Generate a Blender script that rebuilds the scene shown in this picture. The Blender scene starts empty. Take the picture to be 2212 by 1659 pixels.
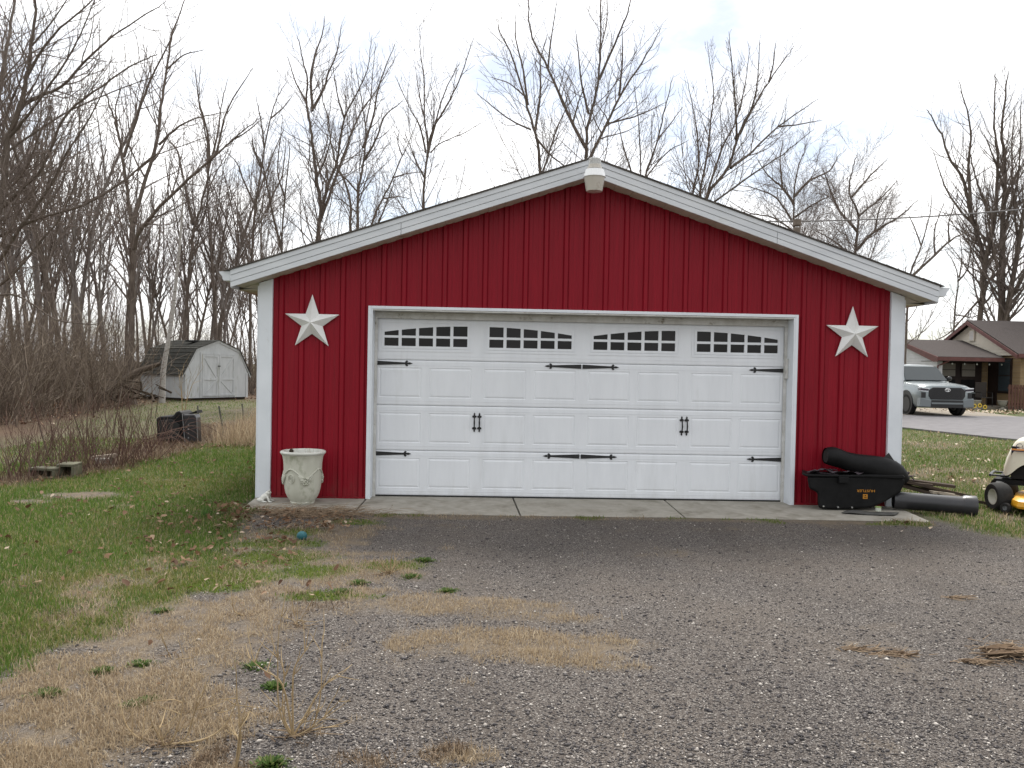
import bpy, bmesh, math, random
import numpy as np
from mathutils import Vector, Matrix, Euler
R = math.radians
rng = random.Random(7)
nrng = np.random.default_rng(11)
scn = bpy.context.scene
col = scn.collection

# ------------------------------------------------------------------ camera
CAM = np.array([-1.12, -9.41, 1.549]); YAW, PIT, ROL, FPX = .0305, -.0201, .01925, 1750.
PW, PH = 2212., 1659.
_fw = np.array([math.sin(YAW)*math.cos(PIT), math.cos(YAW)*math.cos(PIT), math.sin(PIT)])
_r0 = np.array([math.cos(YAW), -math.sin(YAW), 0.]); _u0 = np.cross(_r0, _fw)
_rt = _r0*math.cos(ROL)+_u0*math.sin(ROL); _up = -_r0*math.sin(ROL)+_u0*math.cos(ROL)
cam = bpy.data.cameras.new('camera'); camo = bpy.data.objects.new('camera', cam); col.objects.link(camo)
cam.sensor_width = 36.; cam.lens = 36.*FPX/PW; cam.clip_end = 3000.; cam.clip_start = .05
camo.matrix_world = Matrix(((_rt[0], _up[0], -_fw[0], CAM[0]), (_rt[1], _up[1], -_fw[1], CAM[1]), (_rt[2], _up[2], -_fw[2], CAM[2]), (0, 0, 0, 1)))
scn.camera = camo
# ------------------------------------------------------------------ world and sun
SUN_EL, SUN_AZ = R(54), R(10)       # behind the garage, high, behind thin cloud
world = bpy.data.worlds.new('World'); scn.world = world; world.use_nodes = True
wn = world.node_tree; wl = wn.links
for n in list(wn.nodes): wn.nodes.remove(n)
w_out = wn.nodes.new('ShaderNodeOutputWorld'); w_bg = wn.nodes.new('ShaderNodeBackground')
w_sky = wn.nodes.new('ShaderNodeTexSky'); w_sky.sky_type = 'NISHITA'; w_sky.sun_disc = False
w_sky.sun_elevation = SUN_EL; w_sky.sun_rotation = SUN_AZ
w_tc = wn.nodes.new('ShaderNodeTexCoord'); w_sep = wn.nodes.new('ShaderNodeSeparateXYZ')
w_add = wn.nodes.new('ShaderNodeMath'); w_add.operation = 'ADD'; w_add.inputs[1].default_value = .25
w_max = wn.nodes.new('ShaderNodeMath'); w_max.operation = 'MAXIMUM'; w_max.inputs[1].default_value = .12
w_div = wn.nodes.new('ShaderNodeVectorMath'); w_div.operation = 'DIVIDE'
w_cmb = wn.nodes.new('ShaderNodeCombineXYZ')
w_noi = wn.nodes.new('ShaderNodeTexNoise'); w_noi.inputs['Scale'].default_value = 2.1; w_noi.inputs['Detail'].default_value = 7; w_noi.inputs['Roughness'].default_value = .55
w_map = wn.nodes.new('ShaderNodeMapping'); w_map.inputs['Location'].default_value = (6.6, 6.2, 5.)
w_rmp = wn.nodes.new('ShaderNodeValToRGB')
w_rmp.color_ramp.elements[0].position = .33; w_rmp.color_ramp.elements[0].color = (.30, .30, .30, 1)
w_rmp.color_ramp.elements[1].position = .53; w_rmp.color_ramp.elements[1].color = (1, 1, 1, 1)
w_mix = wn.nodes.new('ShaderNodeMix'); w_mix.data_type = 'RGBA'
w_cl = wn.nodes.new('ShaderNodeMapRange'); w_cl.inputs['From Min'].default_value = .3; w_cl.inputs['From Max'].default_value = .75; w_cl.inputs['To Min'].default_value = 10.3; w_cl.inputs['To Max'].default_value = 12.6
w_cc = wn.nodes.new('ShaderNodeCombineColor')
wl.new(w_tc.outputs['Generated'], w_sep.inputs[0]); wl.new(w_sep.outputs['Z'], w_add.inputs[0]); wl.new(w_add.outputs[0], w_max.inputs[0])
for i in range(3): wl.new(w_max.outputs[0], w_cmb.inputs[i])
wl.new(w_tc.outputs['Generated'], w_div.inputs[0]); wl.new(w_cmb.outputs[0], w_div.inputs[1])
wl.new(w_div.outputs[0], w_map.inputs[0]); wl.new(w_map.outputs[0], w_noi.inputs['Vector'])
wl.new(w_noi.outputs['Fac'], w_rmp.inputs['Fac']); wl.new(w_noi.outputs['Fac'], w_cl.inputs['Value'])
# thin cloud scatters forward: brighter towards the sun, greyer in the opposite half
w_dot = wn.nodes.new('ShaderNodeVectorMath'); w_dot.operation = 'DOT_PRODUCT'
w_dot.inputs[1].default_value = (math.sin(SUN_AZ)*math.cos(SUN_EL), math.cos(SUN_AZ)*math.cos(SUN_EL), math.sin(SUN_EL))
w_fwd = wn.nodes.new('ShaderNodeMapRange'); w_fwd.inputs['From Min'].default_value = -.7; w_fwd.inputs['From Max'].default_value = 1.; w_fwd.inputs['To Min'].default_value = .74; w_fwd.inputs['To Max'].default_value = 1.25
w_mul = wn.nodes.new('ShaderNodeMath'); w_mul.operation = 'MULTIPLY'
wl.new(w_tc.outputs['Generated'], w_dot.inputs[0]); wl.new(w_dot.outputs['Value'], w_fwd.inputs['Value']); wl.new(w_fwd.outputs[0], w_mul.inputs[0]); wl.new(w_cl.outputs[0], w_mul.inputs[1])
for i in range(3): wl.new(w_mul.outputs[0], w_cc.inputs[i])
wl.new(w_rmp.outputs['Color'], w_mix.inputs['Factor']); wl.new(w_sky.outputs[0], w_mix.inputs[6]); wl.new(w_cc.outputs[0], w_mix.inputs[7])
wl.new(w_mix.outputs[2], w_bg.inputs['Color']); w_bg.inputs['Strength'].default_value = .1
wl.new(w_bg.outputs[0], w_out.inputs['Surface'])
sun = bpy.data.lights.new('sun', 'SUN'); sun.energy = 3.9; sun.angle = R(17); sun.color = (1., .96, .90)
suno = bpy.data.objects.new('sun', sun); col.objects.link(suno)
sdir = Vector((math.sin(SUN_AZ)*math.cos(SUN_EL), math.cos(SUN_AZ)*math.cos(SUN_EL), math.sin(SUN_EL)))
suno.rotation_euler = sdir.to_track_quat('Z', 'Y').to_euler(); suno.location = (0, 0, 30)
scn.view_settings.view_transform = 'Standard'; scn.view_settings.look = 'None'; scn.view_settings.exposure = .38; scn.view_settings.gamma = 1.; scn.view_settings.use_curve_mapping = False
scn.render.engine = 'CYCLES'; scn.cycles.max_bounces = 6; scn.cycles.diffuse_bounces = 3; scn.cycles.use_denoising = True

# ------------------------------------------------------------------ survey helpers: measured picture positions -> places on the ground or at a distance
def _ray(x, y): return _fw+_rt*((x-PW/2)/FPX)-_up*((y-PH/2)/FPX)
def at(x, y, Y):
    d = _ray(x, y); p = CAM+d*((Y-CAM[1])/d[1]); return Vector(p)
def gnd(x, y, z=-.03):
    d = _ray(x, y); p = CAM+d*((z-CAM[2])/d[2]); return Vector(p)

# ------------------------------------------------------------------ materials
MATS = {}
class NT:
    def __init__(s, m): s.t = m.node_tree; s.n = s.t.nodes; s.l = s.t.links; s.b = s.n['Principled BSDF']
    def new(s, k, **kw):
        o = s.n.new('ShaderNode'+k)
        for a, v in kw.items(): setattr(o, a, v)
        return o
    def coord(s, kind='Object', scale=(1, 1, 1)):
        t = s.new('TexCoord'); m = s.new('Mapping'); m.inputs['Scale'].default_value = scale
        s.l.new(t.outputs[kind], m.inputs[0]); return m.outputs[0]
    def noise(s, vec, scale, detail=4, rough=.6):
        n = s.new('TexNoise'); n.inputs['Scale'].default_value = scale; n.inputs['Detail'].default_value = detail; n.inputs['Roughness'].default_value = rough
        s.l.new(vec, n.inputs['Vector']); return n.outputs['Fac']
    def ramp(s, fac, stops):
        r = s.new('ValToRGB'); e = r.color_ramp.elements
        while len(e) < len(stops): e.new(.5)
        for i, (p, c) in enumerate(stops): e[i].position = p; e[i].color = (*c, 1) if len(c) == 3 else c
        s.l.new(fac, r.inputs[0]); return r.outputs[0]
    def mix(s, f, a, b, mode='MIX'):
        m = s.new('Mix', data_type='RGBA', blend_type=mode)
        for sock, v in ((m.inputs[0], f), (m.inputs[6], a), (m.inputs[7], b)):
            if isinstance(v, (int, float)): sock.default_value = v
            elif isinstance(v, tuple): sock.default_value = (*v, 1)
            else: s.l.new(v, sock)
        return m.outputs[2]
    def math(s, op, a, b=0., clamp=False):
        m = s.new('Math', operation=op); m.use_clamp = clamp
        for sock, v in ((m.inputs[0], a), (m.inputs[1], b)):
            if isinstance(v, (int, float)): sock.default_value = v
            else: s.l.new(v, sock)
        return m.outputs[0]
    def bump(s, h, strength=.3, dist=.01):
        b = s.new('Bump'); b.inputs['Strength'].default_value = strength; b.inputs['Distance'].default_value = dist
        s.l.new(h, b.inputs['Height']); s.l.new(b.outputs[0], s.b.inputs['Normal'])
    def base(s, c): s.l.new(c, s.b.inputs['Base Color'])
    def rough(s, c): s.l.new(c, s.b.inputs['Roughness'])
def mat(name, color, rough=.6, metal=0., spec=.5):
    m = bpy.data.materials.new(name); m.use_nodes = True; b = m.node_tree.nodes['Principled BSDF']
    b.inputs['Base Color'].default_value = (*color, 1); b.inputs['Roughness'].default_value = rough; b.inputs['Metallic'].default_value = metal
    b.inputs['Specular IOR Level'].default_value = spec
    MATS[name] = m; return m
def noisy(name, c0, c1, rough=.6, scale=6., stretch=(1, 1, 1), bump=.1, spec=.4, dirt=None, dirt_scale=2.2, dirt_lo=.58, dirt_hi=.75, metal=0., detail=5):
    m = mat(name, c0, rough, metal, spec); t = NT(m); v = t.coord('Object', stretch)
    f = t.noise(v, scale, detail); c = t.ramp(f, [(.32, c0), (.68, c1)])
    if dirt:
        d = t.noise(t.coord('Object', stretch), dirt_scale, 8, .65); k = t.ramp(d, [(dirt_lo, (0, 0, 0)), (dirt_hi, (1, 1, 1))]); c = t.mix(k, c, dirt)
    t.base(c)
    if bump: t.bump(t.noise(v, scale*5, 4), bump, .006)
    return m
def island(name, stops, rough=.8, spec=.2, trans=0.):
    m = mat(name, stops[0][1], rough, 0, spec); t = NT(m); g = t.new('NewGeometry')
    c = t.ramp(g.outputs['Random Per Island'], stops); t.base(c)
    if trans:   # thin blades let light through
        tr_ = t.new('BsdfTranslucent'); mx = t.new('MixShader'); mx.inputs[0].default_value = trans; t.l.new(c, tr_.inputs['Color'])
        t.l.new(t.b.outputs[0], mx.inputs[1]); t.l.new(tr_.outputs[0], mx.inputs[2]); t.l.new(mx.outputs[0], t.n['Material Output'].inputs['Surface'])
    return m

noisy('red_steel', (.195, .0055, .0145), (.245, .0068, .0175), .45, 3., (14, 14, .6), .015, .16, dirt=(.19, .007, .014), dirt_scale=.8, dirt_lo=.55, dirt_hi=.8)
def _wear(name, mud, amt, hi, lo=.93, st_=.16):
    t = NT(MATS[name]); src = t.b.inputs['Base Color'].links[0].from_socket
    oi = t.new('ObjectInfo'); c = t.mix(1., src, t.ramp(oi.outputs['Random'], [(0, (lo, lo, lo)), (1, (1.03, 1.03, 1.03))]), 'MULTIPLY')
    z = t.new('SeparateXYZ'); tc = t.new('TexCoord'); t.l.new(tc.outputs['Object'], z.inputs[0])
    h = t.ramp(z.outputs['Z'], [(0., (1, 1, 1)), (hi, (0, 0, 0))]); n = t.ramp(t.noise(t.coord('Object', (3, 3, 1.4)), 3., 8, .7), [(.42, (0, 0, 0)), (.68, (1, 1, 1))])
    k = t.math('MULTIPLY', t.math('MULTIPLY', h, n), amt); t.base(t.mix(k, c, mud))
    st = t.ramp(t.noise(t.coord('Object', (26, 26, .35)), 1., 4, .6), [(.55, (0, 0, 0)), (.8, (1, 1, 1))]); t.base(t.mix(t.math('MULTIPLY', st, st_), t.b.inputs['Base Color'].links[0].from_socket, mud))
_wear('red_steel', (.12, .05, .04), .55, .35)
noisy('white_trim', (.64, .675, .72), (.72, .755, .80), .45, 2.5, (1, 1, 1), .02, .4, dirt=(.42, .41, .37), dirt_scale=3., dirt_lo=.62, dirt_hi=.82)
noisy('white_door', (.67, .695, .73), (.72, .745, .78), .42, 1.6, (6, 6, 1), .0, .45, dirt=(.62, .64, .66), dirt_scale=1.3, dirt_lo=.58, dirt_hi=.8)
def _grain():
    t = NT(MATS['white_door']); v = t.coord('Object', (160, 160, 5)); t.bump(t.noise(v, 1., 3), .10, .004)
_grain()
_wear('white_door', (.40, .39, .36), .30, .22, 1.03, .06)
noisy('dirty_white', (.46, .45, .42), (.62, .62, .6), .6, 9., (1, 1, 1), .15, .3, dirt=(.16, .13, .09), dirt_scale=11., dirt_lo=.6, dirt_hi=.72)
noisy('soffit_vinyl', (.50, .46, .39), (.58, .54, .47), .6, 3., (1, 1, 1), .03, .3, dirt=(.30, .26, .2), dirt_scale=5.)
noisy('fascia', (.55, .575, .61), (.66, .685, .715), .45, 1.2, (1, 1, 5), .02, .4, dirt=(.42, .41, .38), dirt_scale=2.4, dirt_lo=.6, dirt_hi=.85)
noisy('shingle', (.055, .048, .042), (.11, .098, .088), .9, 60., (1, 1, 1), .4, .2)
noisy('black_iron', (.012, .012, .013), (.02, .02, .021), .5, 30., (1, 1, 1), .1, .4)
mat('seam', (.22, .22, .22), .8)
m = mat('dark_pane', (.008, .007, .008), .05, 0, .26)
noisy('star_paint', (.68, .69, .68), (.77, .78, .77), .5, 6., (1, 1, 1), .06, .35, dirt=(.40, .38, .33), dirt_scale=7., dirt_lo=.63, dirt_hi=.82)
noisy('lamp_reflector', (.80, .81, .82), (.86, .87, .88), .3, 3., (1, 1, 1), .0, .5)
noisy('lamp_lens', (.46, .43, .38), (.54, .51, .46), .28, 3., (1, 1, 1), .02, .5, dirt=(.25, .2, .15), dirt_scale=6.)
m = mat('clear_cap', (.62, .62, .6), .15); m.node_tree.nodes['Principled BSDF'].inputs['Transmission Weight'].default_value = .5
noisy('concrete', (.25, .235, .20), (.35, .33, .29), .9, 5., (1, 1, 1), .25, .2, dirt=(.15, .135, .105), dirt_scale=2.6, dirt_lo=.5, dirt_hi=.72, detail=9)
noisy('mossy_block', (.10, .097, .07), (.165, .158, .12), .9, 8., (1, 1, 1), .3, .2, dirt=(.07, .085, .035), dirt_scale=5., dirt_lo=.5, dirt_hi=.7)
noisy('urn_glaze', (.46, .46, .385), (.55, .55, .475), .5, 7., (1, 1, .6), .08, .35, dirt=(.22, .24, .15), dirt_scale=6., dirt_lo=.56, dirt_hi=.72)
noisy('urn_rim', (.56, .57, .52), (.65, .66, .61), .45, 9., (1, 1, 1), .08, .35, dirt=(.35, .33, .25), dirt_scale=8.)
noisy('soil', (.03, .024, .018), (.07, .055, .04), .95, 30., (1, 1, 1), .8, .1)
noisy('white_ceramic', (.55, .55, .5), (.68, .68, .64), .4, 14., (1, 1, 1), .1, .4, dirt=(.2, .2, .15), dirt_scale=14.)
noisy('black_plastic', (.006, .006, .0063), (.011, .011, .0115), .55, 9., (1, 1, 1), .06, .14, dirt=(.022, .021, .02), dirt_scale=5., dirt_lo=.6, dirt_hi=.9)
noisy('black_pipe', (.016, .016, .019), (.026, .026, .03), .36, 6., (1, 1, 1), .02, .5, dirt=(.06, .055, .05), dirt_scale=4., dirt_lo=.6, dirt_hi=.9)
noisy('black_rubber', (.016, .016, .016), (.03, .03, .029), .75, 60., (1, 1, 1), .25, .3)
noisy('grey_rubber', (.05, .05, .048), (.09, .088, .082), .8, 14., (1, 1, 1), .2, .3)
noisy('faded_fabric', (.055, .044, .052), (.105, .086, .098), .9, 30., (1, 1, 1), .3, .1)
mat('orange_print', (.52, .22, .015), .6)
mat('silver_bolt', (.5, .5, .48), .4, .8)
noisy('old_wood', (.032, .024, .018), (.075, .055, .04), .9, 4., (1, 12, 12), .4, .2)
noisy('rotten_bark', (.075, .05, .032), (.15, .105, .068), .95, 9., (1, 1, 1), .5, .1)
noisy('pale_wood', (.28, .24, .19), (.40, .35, .28), .9, 4., (1, 12, 12), .3, .2)
noisy('mower_cream', (.56, .53, .42), (.60, .57, .46), .35, 3., (1, 1, 1), .01, .5, dirt=(.42, .38, .28), dirt_scale=4.)
noisy('mower_yellow', (.62, .30, .012), (.70, .35, .018), .4, 5., (1, 1, 1), .03, .5, dirt=(.2, .09, .03), dirt_scale=9., dirt_lo=.64, dirt_hi=.74)
mat('decal_navy', (.02, .02, .06), .5); mat('decal_orange', (.55, .2, .02), .5)
noisy('tyre', (.014, .014, .014), (.028, .027, .026), .85, 25., (1, 1, 1), .2, .3)
noisy('rim_cream', (.48, .47, .40), (.58, .57, .5), .5, 8., (1, 1, 1), .05, .4, dirt=(.2, .14, .08), dirt_scale=9.)
noisy('engine_grey', (.16, .17, .18), (.26, .27, .28), .5, 12., (1, 1, 1), .1, .4)
m = mat('truck_paint', (.23, .265, .275), .3, .35, .5); m.node_tree.nodes['Principled BSDF'].inputs['Coat Weight'].default_value = .6
m = mat('truck_glass', (.035, .045, .05), .07, 0, .45)
mat('truck_black', (.008, .008, .009), .4); mat('truck_grey', (.17, .19, .20), .35, .4)
mat('headlight_glass', (.05, .045, .06), .15); mat('lamp_white', (.75, .78, .8), .2); mat('chrome', (.7, .7, .7), .15, 1.); mat('alloy_dark', (.03, .03, .032), .4, .5)
noisy('asphalt', (.125, .12, .125), (.175, .168, .172), .9, 3., (1, 1, 1), .2, .2, dirt=(.10, .097, .095), dirt_scale=.7)
noisy('tan_concrete', (.19, .165, .135), (.25, .22, .18), .9, 3., (1, 1, 1), .2, .2)
def lap(name, c0, c1, pitch, axis='Z', depth=1.):
    m = mat(name, c0, .65, 0, .3); t = NT(m); v = t.coord('Object'); f = t.noise(v, 2., 4); t.base(t.ramp(f, [(.3, c0), (.7, c1)])); return m
lap('peach_siding', (.58, .53, .44), (.64, .59, .50), .1); lap('white_siding', (.50, .50, .52), (.58, .58, .6), .1)
noisy('red_fascia', (.10, .042, .038), (.15, .06, .055), .6, 4., (1, 1, 1), .05, .3)
noisy('house_roof', (.048, .041, .039), (.078, .067, .064), .95, 25., (1, 1, 1), .5, .1, dirt=(.038, .033, .032), dirt_scale=.6)
def brick():
    m = mat('yellow_brick', (.35, .25, .13), .9, 0, .2); t = NT(m); v = t.coord('Object'); b = t.new('TexBrick')
    sw = t.new('Mapping'); sw.inputs['Rotation'].default_value = (R(90), 0, 0); t.l.new(v, sw.inputs[0])
    t.l.new(sw.outputs[0], b.inputs['Vector']); b.inputs['Scale'].default_value = 1.; b.inputs['Brick Width'].default_value = .22; b.inputs['Row Height'].default_value = .075; b.inputs['Mortar Size'].default_value = .008
    b.inputs['Color1'].default_value = (.30, .20, .10, 1); b.inputs['Color2'].default_value = (.38, .27, .15, 1); b.inputs['Mortar'].default_value = (.2, .17, .13, 1)
    t.base(b.outputs['Color'])
brick()
noisy('brown_trim', (.022, .014, .012), (.035, .022, .019), .6, 6., (1, 1, 1), .05, .3)
mat('curtain', (.24, .22, .19), .8); mat('blue_pane', (.05, .065, .075), .1)
noisy('red_wood', (.09, .045, .035), (.14, .07, .052), .8, 6., (1, 1, .3), .2, .2)
mat('bulb', (.6, .62, .58), .2); mat('flower_yellow', (.65, .45, .06), .7); mat('patio_fabric', (.03, .024, .02), .9)
noisy('shed_paint', (.47, .49, .50), (.56, .58, .59), .75, 2.5, (3, 3, .7), .1, .2, dirt=(.29, .30, .24), dirt_scale=1.8, dirt_lo=.57, dirt_hi=.75)
noisy('shed_roof', (.042, .042, .038), (.070, .069, .062), .95, 12., (1, 1, 1), .4, .1, dirt=(.085, .075, .045), dirt_scale=1.6, dirt_lo=.62, dirt_hi=.8)
noisy('bark_dark', (.088, .070, .058), (.172, .142, .120), .95, 5., (3, 3, .6), .8, .1, dirt=(.07, .075, .045), dirt_scale=1.5, dirt_lo=.6, dirt_hi=.8)
noisy('bark_grey', (.12, .10, .092), (.22, .195, .178), .95, 5., (3, 3, .6), .8, .1)
noisy('twig_bark', (.125, .100, .088), (.225, .188, .168), .95, 3., (1, 1, 1), .2, .1)
noisy('bark_pale', (.17, .155, .14), (.27, .25, .23), .95, 5., (3, 3, .6), .6, .1)
noisy('birch_bark', (.33, .31, .285), (.45, .43, .40), .8, 4., (2, 2, 9), .3, .2, dirt=(.07, .05, .045), dirt_scale=3., dirt_lo=.58, dirt_hi=.63)
island('red_stem', [(0, (.085, .045, .04)), (.5, (.13, .075, .06)), (1, (.19, .14, .11))])
island('brush_stem', [(0, (.085, .064, .05)), (.5, (.145, .112, .086)), (.85, (.21, .17, .13)), (1, (.30, .255, .2))])
island('green_blade', [(0, (.050, .105, .016)), (.45, (.092, .16, .026)), (.80, (.145, .20, .046)), (.88, (.25, .21, .11)), (1, (.36, .29, .18))], .7, .25, .45)
island('yellow_blade', [(0, (.085, .115, .022)), (.4, (.15, .175, .04)), (.7, (.22, .205, .075)), (1, (.38, .31, .19))], .7, .25, .45)
island('bright_blade', [(0, (.075, .125, .018)), (.5, (.12, .175, .025)), (1, (.19, .23, .05))], .7, .25, .45)
island('dry_blade', [(0, (.20, .145, .09)), (.4, (.32, .245, .16)), (.8, (.43, .345, .235)), (1, (.54, .455, .33))], .7, .25, .45)
island('brown_blade', [(0, (.11, .076, .05)), (.5, (.19, .135, .088)), (1, (.30, .225, .15))])
island('leaf_litter', [(0, (.07, .035, .02)), (.4, (.13, .07, .038)), (.75, (.21, .13, .075)), (.93, (.30, .21, .14)), (1, (.44, .36, .28))], .75, .2, .25)
island('leaf_pale', [(0, (.12, .06, .035)), (.3, (.26, .17, .1)), (.6, (.44, .35, .25)), (1, (.60, .52, .42))], .75)
island('stone', [(0, (.035, .032, .034)), (.45, (.085, .077, .077)), (.75, (.18, .162, .148)), (.94, (.34, .31, .28)), (1, (.56, .52, .47))], .8, .3)
island('tuft_leaf', [(0, (.035, .075, .016)), (.5, (.07, .125, .026)), (.85, (.12, .165, .045)), (1, (.24, .21, .1))], .7, .2, .3)
noisy('dead_stalk', (.22, .155, .08), (.42, .32, .19), .85, 8., (1, 1, 1), .1, .2)
noisy('weed_green', (.045, .10, .02), (.08, .145, .03), .7, 20., (1, 1, 1), .1, .2)
noisy('teal_paint', (.012, .085, .10), (.02, .12, .14), .6, 40., (1, 1, 1), .3, .4)
mat('tin_paint', (.5, .52, .45), .4); mat('tin_green', (.25, .33, .12), .4)
noisy('cable', (.16, .15, .15), (.2, .19, .19), .7, 3., (1, 1, 1), 0, .3)
noisy('vent_rust', (.12, .095, .075), (.2, .165, .135), .8, 9., (1, 1, 1), .2, .3)
noisy('post_green', (.075, .085, .07), (.12, .125, .10), .8, 9., (1, 1, 1), .2, .2)

# ground: cover attribute holds what grows where (r green lawn, g dry grass, b leaf litter); elsewhere gravel
def ground_mat():
    m = mat('yard_ground', (.1, .1, .1), .95, 0, .15); t = NT(m); v = t.coord('Object')
    a = t.new('Attribute'); a.attribute_name = 'cover'; sp = t.new('SeparateColor'); t.l.new(a.outputs['Color'], sp.inputs[0])
    vo = t.new('TexVoronoi'); vo.inputs['Scale'].default_value = 175.; t.l.new(v, vo.inputs['Vector'])
    cell = t.new('SeparateColor'); t.l.new(vo.outputs['Color'], cell.inputs[0])
    grav = t.ramp(cell.outputs[0], [(0, (.038, .032, .030)), (.4, (.082, .071, .066)), (.72, (.148, .133, .122)), (.94, (.25, .228, .208)), (1, (.42, .395, .365))])
    vo2 = t.new('TexVoronoi'); vo2.inputs['Scale'].default_value = 95.; t.l.new(v, vo2.inputs['Vector']); c2 = t.new('SeparateColor'); t.l.new(vo2.outputs['Color'], c2.inputs[0])
    big = t.ramp(c2.outputs[1], [(.86, (0, 0, 0)), (.9, (1, 1, 1))]); grav = t.mix(t.math('MULTIPLY', big, t.math('LESS_THAN', vo2.outputs['Distance'], .42)), grav, t.ramp(c2.outputs[0], [(0, (.10, .095, .095)), (1, (.36, .34, .32))]))
    patch = t.noise(v, .9, 6, .6); grav = t.mix(t.ramp(patch, [(.40, (0, 0, 0)), (.62, (.85, .85, .85))]), grav, t.mix(.45, grav, (.155, .13, .108)))
    rut = t.noise(t.coord('Object', (.5, .16, 1)), 2.2, 5, .6); grav = t.mix(t.ramp(rut, [(.45, (0, 0, 0)), (.62, (.7, .7, .7))]), grav, t.mix(.45, grav, (.075, .064, .056)))
    fine = t.noise(v, 260., 2); grav = t.mix(.5, grav, t.ramp(fine, [(.3, (.35, .35, .35)), (.7, (1.3, 1.3, 1.3))]), 'MULTIPLY')
    fib = t.noise(t.coord('Object', (1, 1, 1)), 90., 5, .7)
    dry = t.ramp(fib, [(.3, (.11, .086, .06)), (.55, (.20, .158, .11)), (.75, (.30, .24, .17))])
    lawn = t.ramp(t.noise(v, 60., 5, .7), [(.3, (.04, .062, .018)), (.55, (.08, .105, .034)), (.75, (.15, .145, .07))])
    lit = t.ramp(t.noise(v, 22., 6, .75), [(.3, (.05, .034, .024)), (.5, (.10, .066, .044)), (.7, (.17, .12, .08))])
    thin = t.noise(v, 7., 6, .7); dm = t.math('MULTIPLY', sp.outputs[1], t.ramp(thin, [(.36, (.12, .12, .12)), (.62, (1, 1, 1))])); c = t.mix(dm, grav, dry); c = t.mix(sp.outputs[0], c, lawn); mossc = t.ramp(t.noise(v, 40., 5, .7), [(.3, (.045, .06, .014)), (.55, (.095, .125, .025)), (.75, (.17, .17, .06))]); c = t.mix(t.math('MULTIPLY', a.outputs['Alpha'], .85), c, mossc); c = t.mix(sp.outputs[2], c, lit); t.base(c)
    t.bump(t.math('ADD', t.math('MULTIPLY', vo.outputs['Distance'], -1.), t.math('MULTIPLY', fine, .4)), .75, .012)
    return m
ground_mat()
noisy('far_ground', (.06, .055, .03), (.10, .085, .05), .95, .4, (1, 1, 1), .0, .1)

# ------------------------------------------------------------------ mesh helpers
class MB:
    def __init__(s): s.v = []; s.f = []
    def add(s, vs, fs):
        o = len(s.v); s.v.extend([tuple(p) for p in vs]); s.f.extend([tuple(i+o for i in f) for f in fs]); return s
    def box(s, x0, x1, y0, y1, z0, z1):
        return s.add([(x0, y0, z0), (x1, y0, z0), (x1, y1, z0), (x0, y1, z0), (x0, y0, z1), (x1, y0, z1), (x1, y1, z1), (x0, y1, z1)],
                     [(0, 3, 2, 1), (4, 5, 6, 7), (0, 1, 5, 4), (1, 2, 6, 5), (2, 3, 7, 6), (3, 0, 4, 7)])
    def quad(s, a, b, c, d): return s.add([a, b, c, d], [(0, 1, 2, 3)])
    def prism(s, poly, y0, y1, axes='xz'):
        n = len(poly)
        mk = {'xz': lambda p, y: (p[0], y, p[1]), 'yz': lambda p, y: (y, p[0], p[1]), 'xy': lambda p, y: (p[0], p[1], y)}[axes]
        vs = [mk(p, y0) for p in poly]+[mk(p, y1) for p in poly]
        return s.add(vs, [tuple(range(n))[::-1] if axes != 'xy' else tuple(range(n))[::-1], tuple(range(n, 2*n))]+[(i, (i+1) % n, n+(i+1) % n, n+i) for i in range(n)])
    def tube(s, pts, rad, n=8, cap=True, flat=1.):
        pts = [Vector(p) for p in pts]; m = len(pts); o = len(s.v)
        if not isinstance(rad, (list, tuple)): rad = [rad]*m
        t0 = (pts[1]-pts[0]).normalized(); ref = Vector((0, 0, 1)) if abs(t0.z) < .9 else Vector((1, 0, 0))
        a = t0.cross(ref).normalized()
        for i in range(m):
            t = (pts[min(i+1, m-1)]-pts[max(i-1, 0)])
            if t.length < 1e-9: t = t0
            t = t.normalized(); a = (a-t*a.dot(t)).normalized(); b = t.cross(a)
            for k in range(n):
                an = 2*math.pi*k/n; q = pts[i]+(a*math.cos(an)+b*math.sin(an)*flat)*rad[i]; s.v.append((q.x, q.y, q.z))
        for i in range(m-1):
            for k in range(n):
                k2 = (k+1) % n; s.f.append((o+i*n+k, o+i*n+k2, o+(i+1)*n+k2, o+(i+1)*n+k))
        if cap: s.f.append(tuple(o+k for k in range(n))[::-1]); s.f.append(tuple(o+(m-1)*n+k for k in range(n)))
        return s
    def lathe(s, prof, c=(0, 0, 0), n=32, axis='z', cap=False):
        o = len(s.v)
        for (r, h) in prof:
            for k in range(n):
                an = 2*math.pi*k/n; x, y = r*math.cos(an), r*math.sin(an)
                p = {'z': (x, y, h), 'y': (x, h, y), 'x': (h, x, y)}[axis]
                s.v.append((p[0]+c[0], p[1]+c[1], p[2]+c[2]))
        for i in range(len(prof)-1):
            for k in range(n):
                k2 = (k+1) % n; s.f.append((o+i*n+k, o+i*n+k2, o+(i+1)*n+k2, o+(i+1)*n+k))
        if cap: s.f.append(tuple(o+k for k in range(n))[::-1]); s.f.append(tuple(o+(len(prof)-1)*n+k for k in range(n)))
        return s
    def xf(s, M):
        s.v = [tuple(M @ Vector(p)) for p in s.v]; return s
    def mesh(s, name, m, smooth=False, off=None):
        v = s.v if off is None else [(p[0]-off[0], p[1]-off[1], p[2]-off[2]) for p in s.v]
        me = bpy.data.meshes.new(name); me.from_pydata(v, [], s.f); me.materials.append(MATS[m])
        if smooth: me.polygons.foreach_set('use_smooth', [True]*len(me.polygons))
        me.update(); return me
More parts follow.
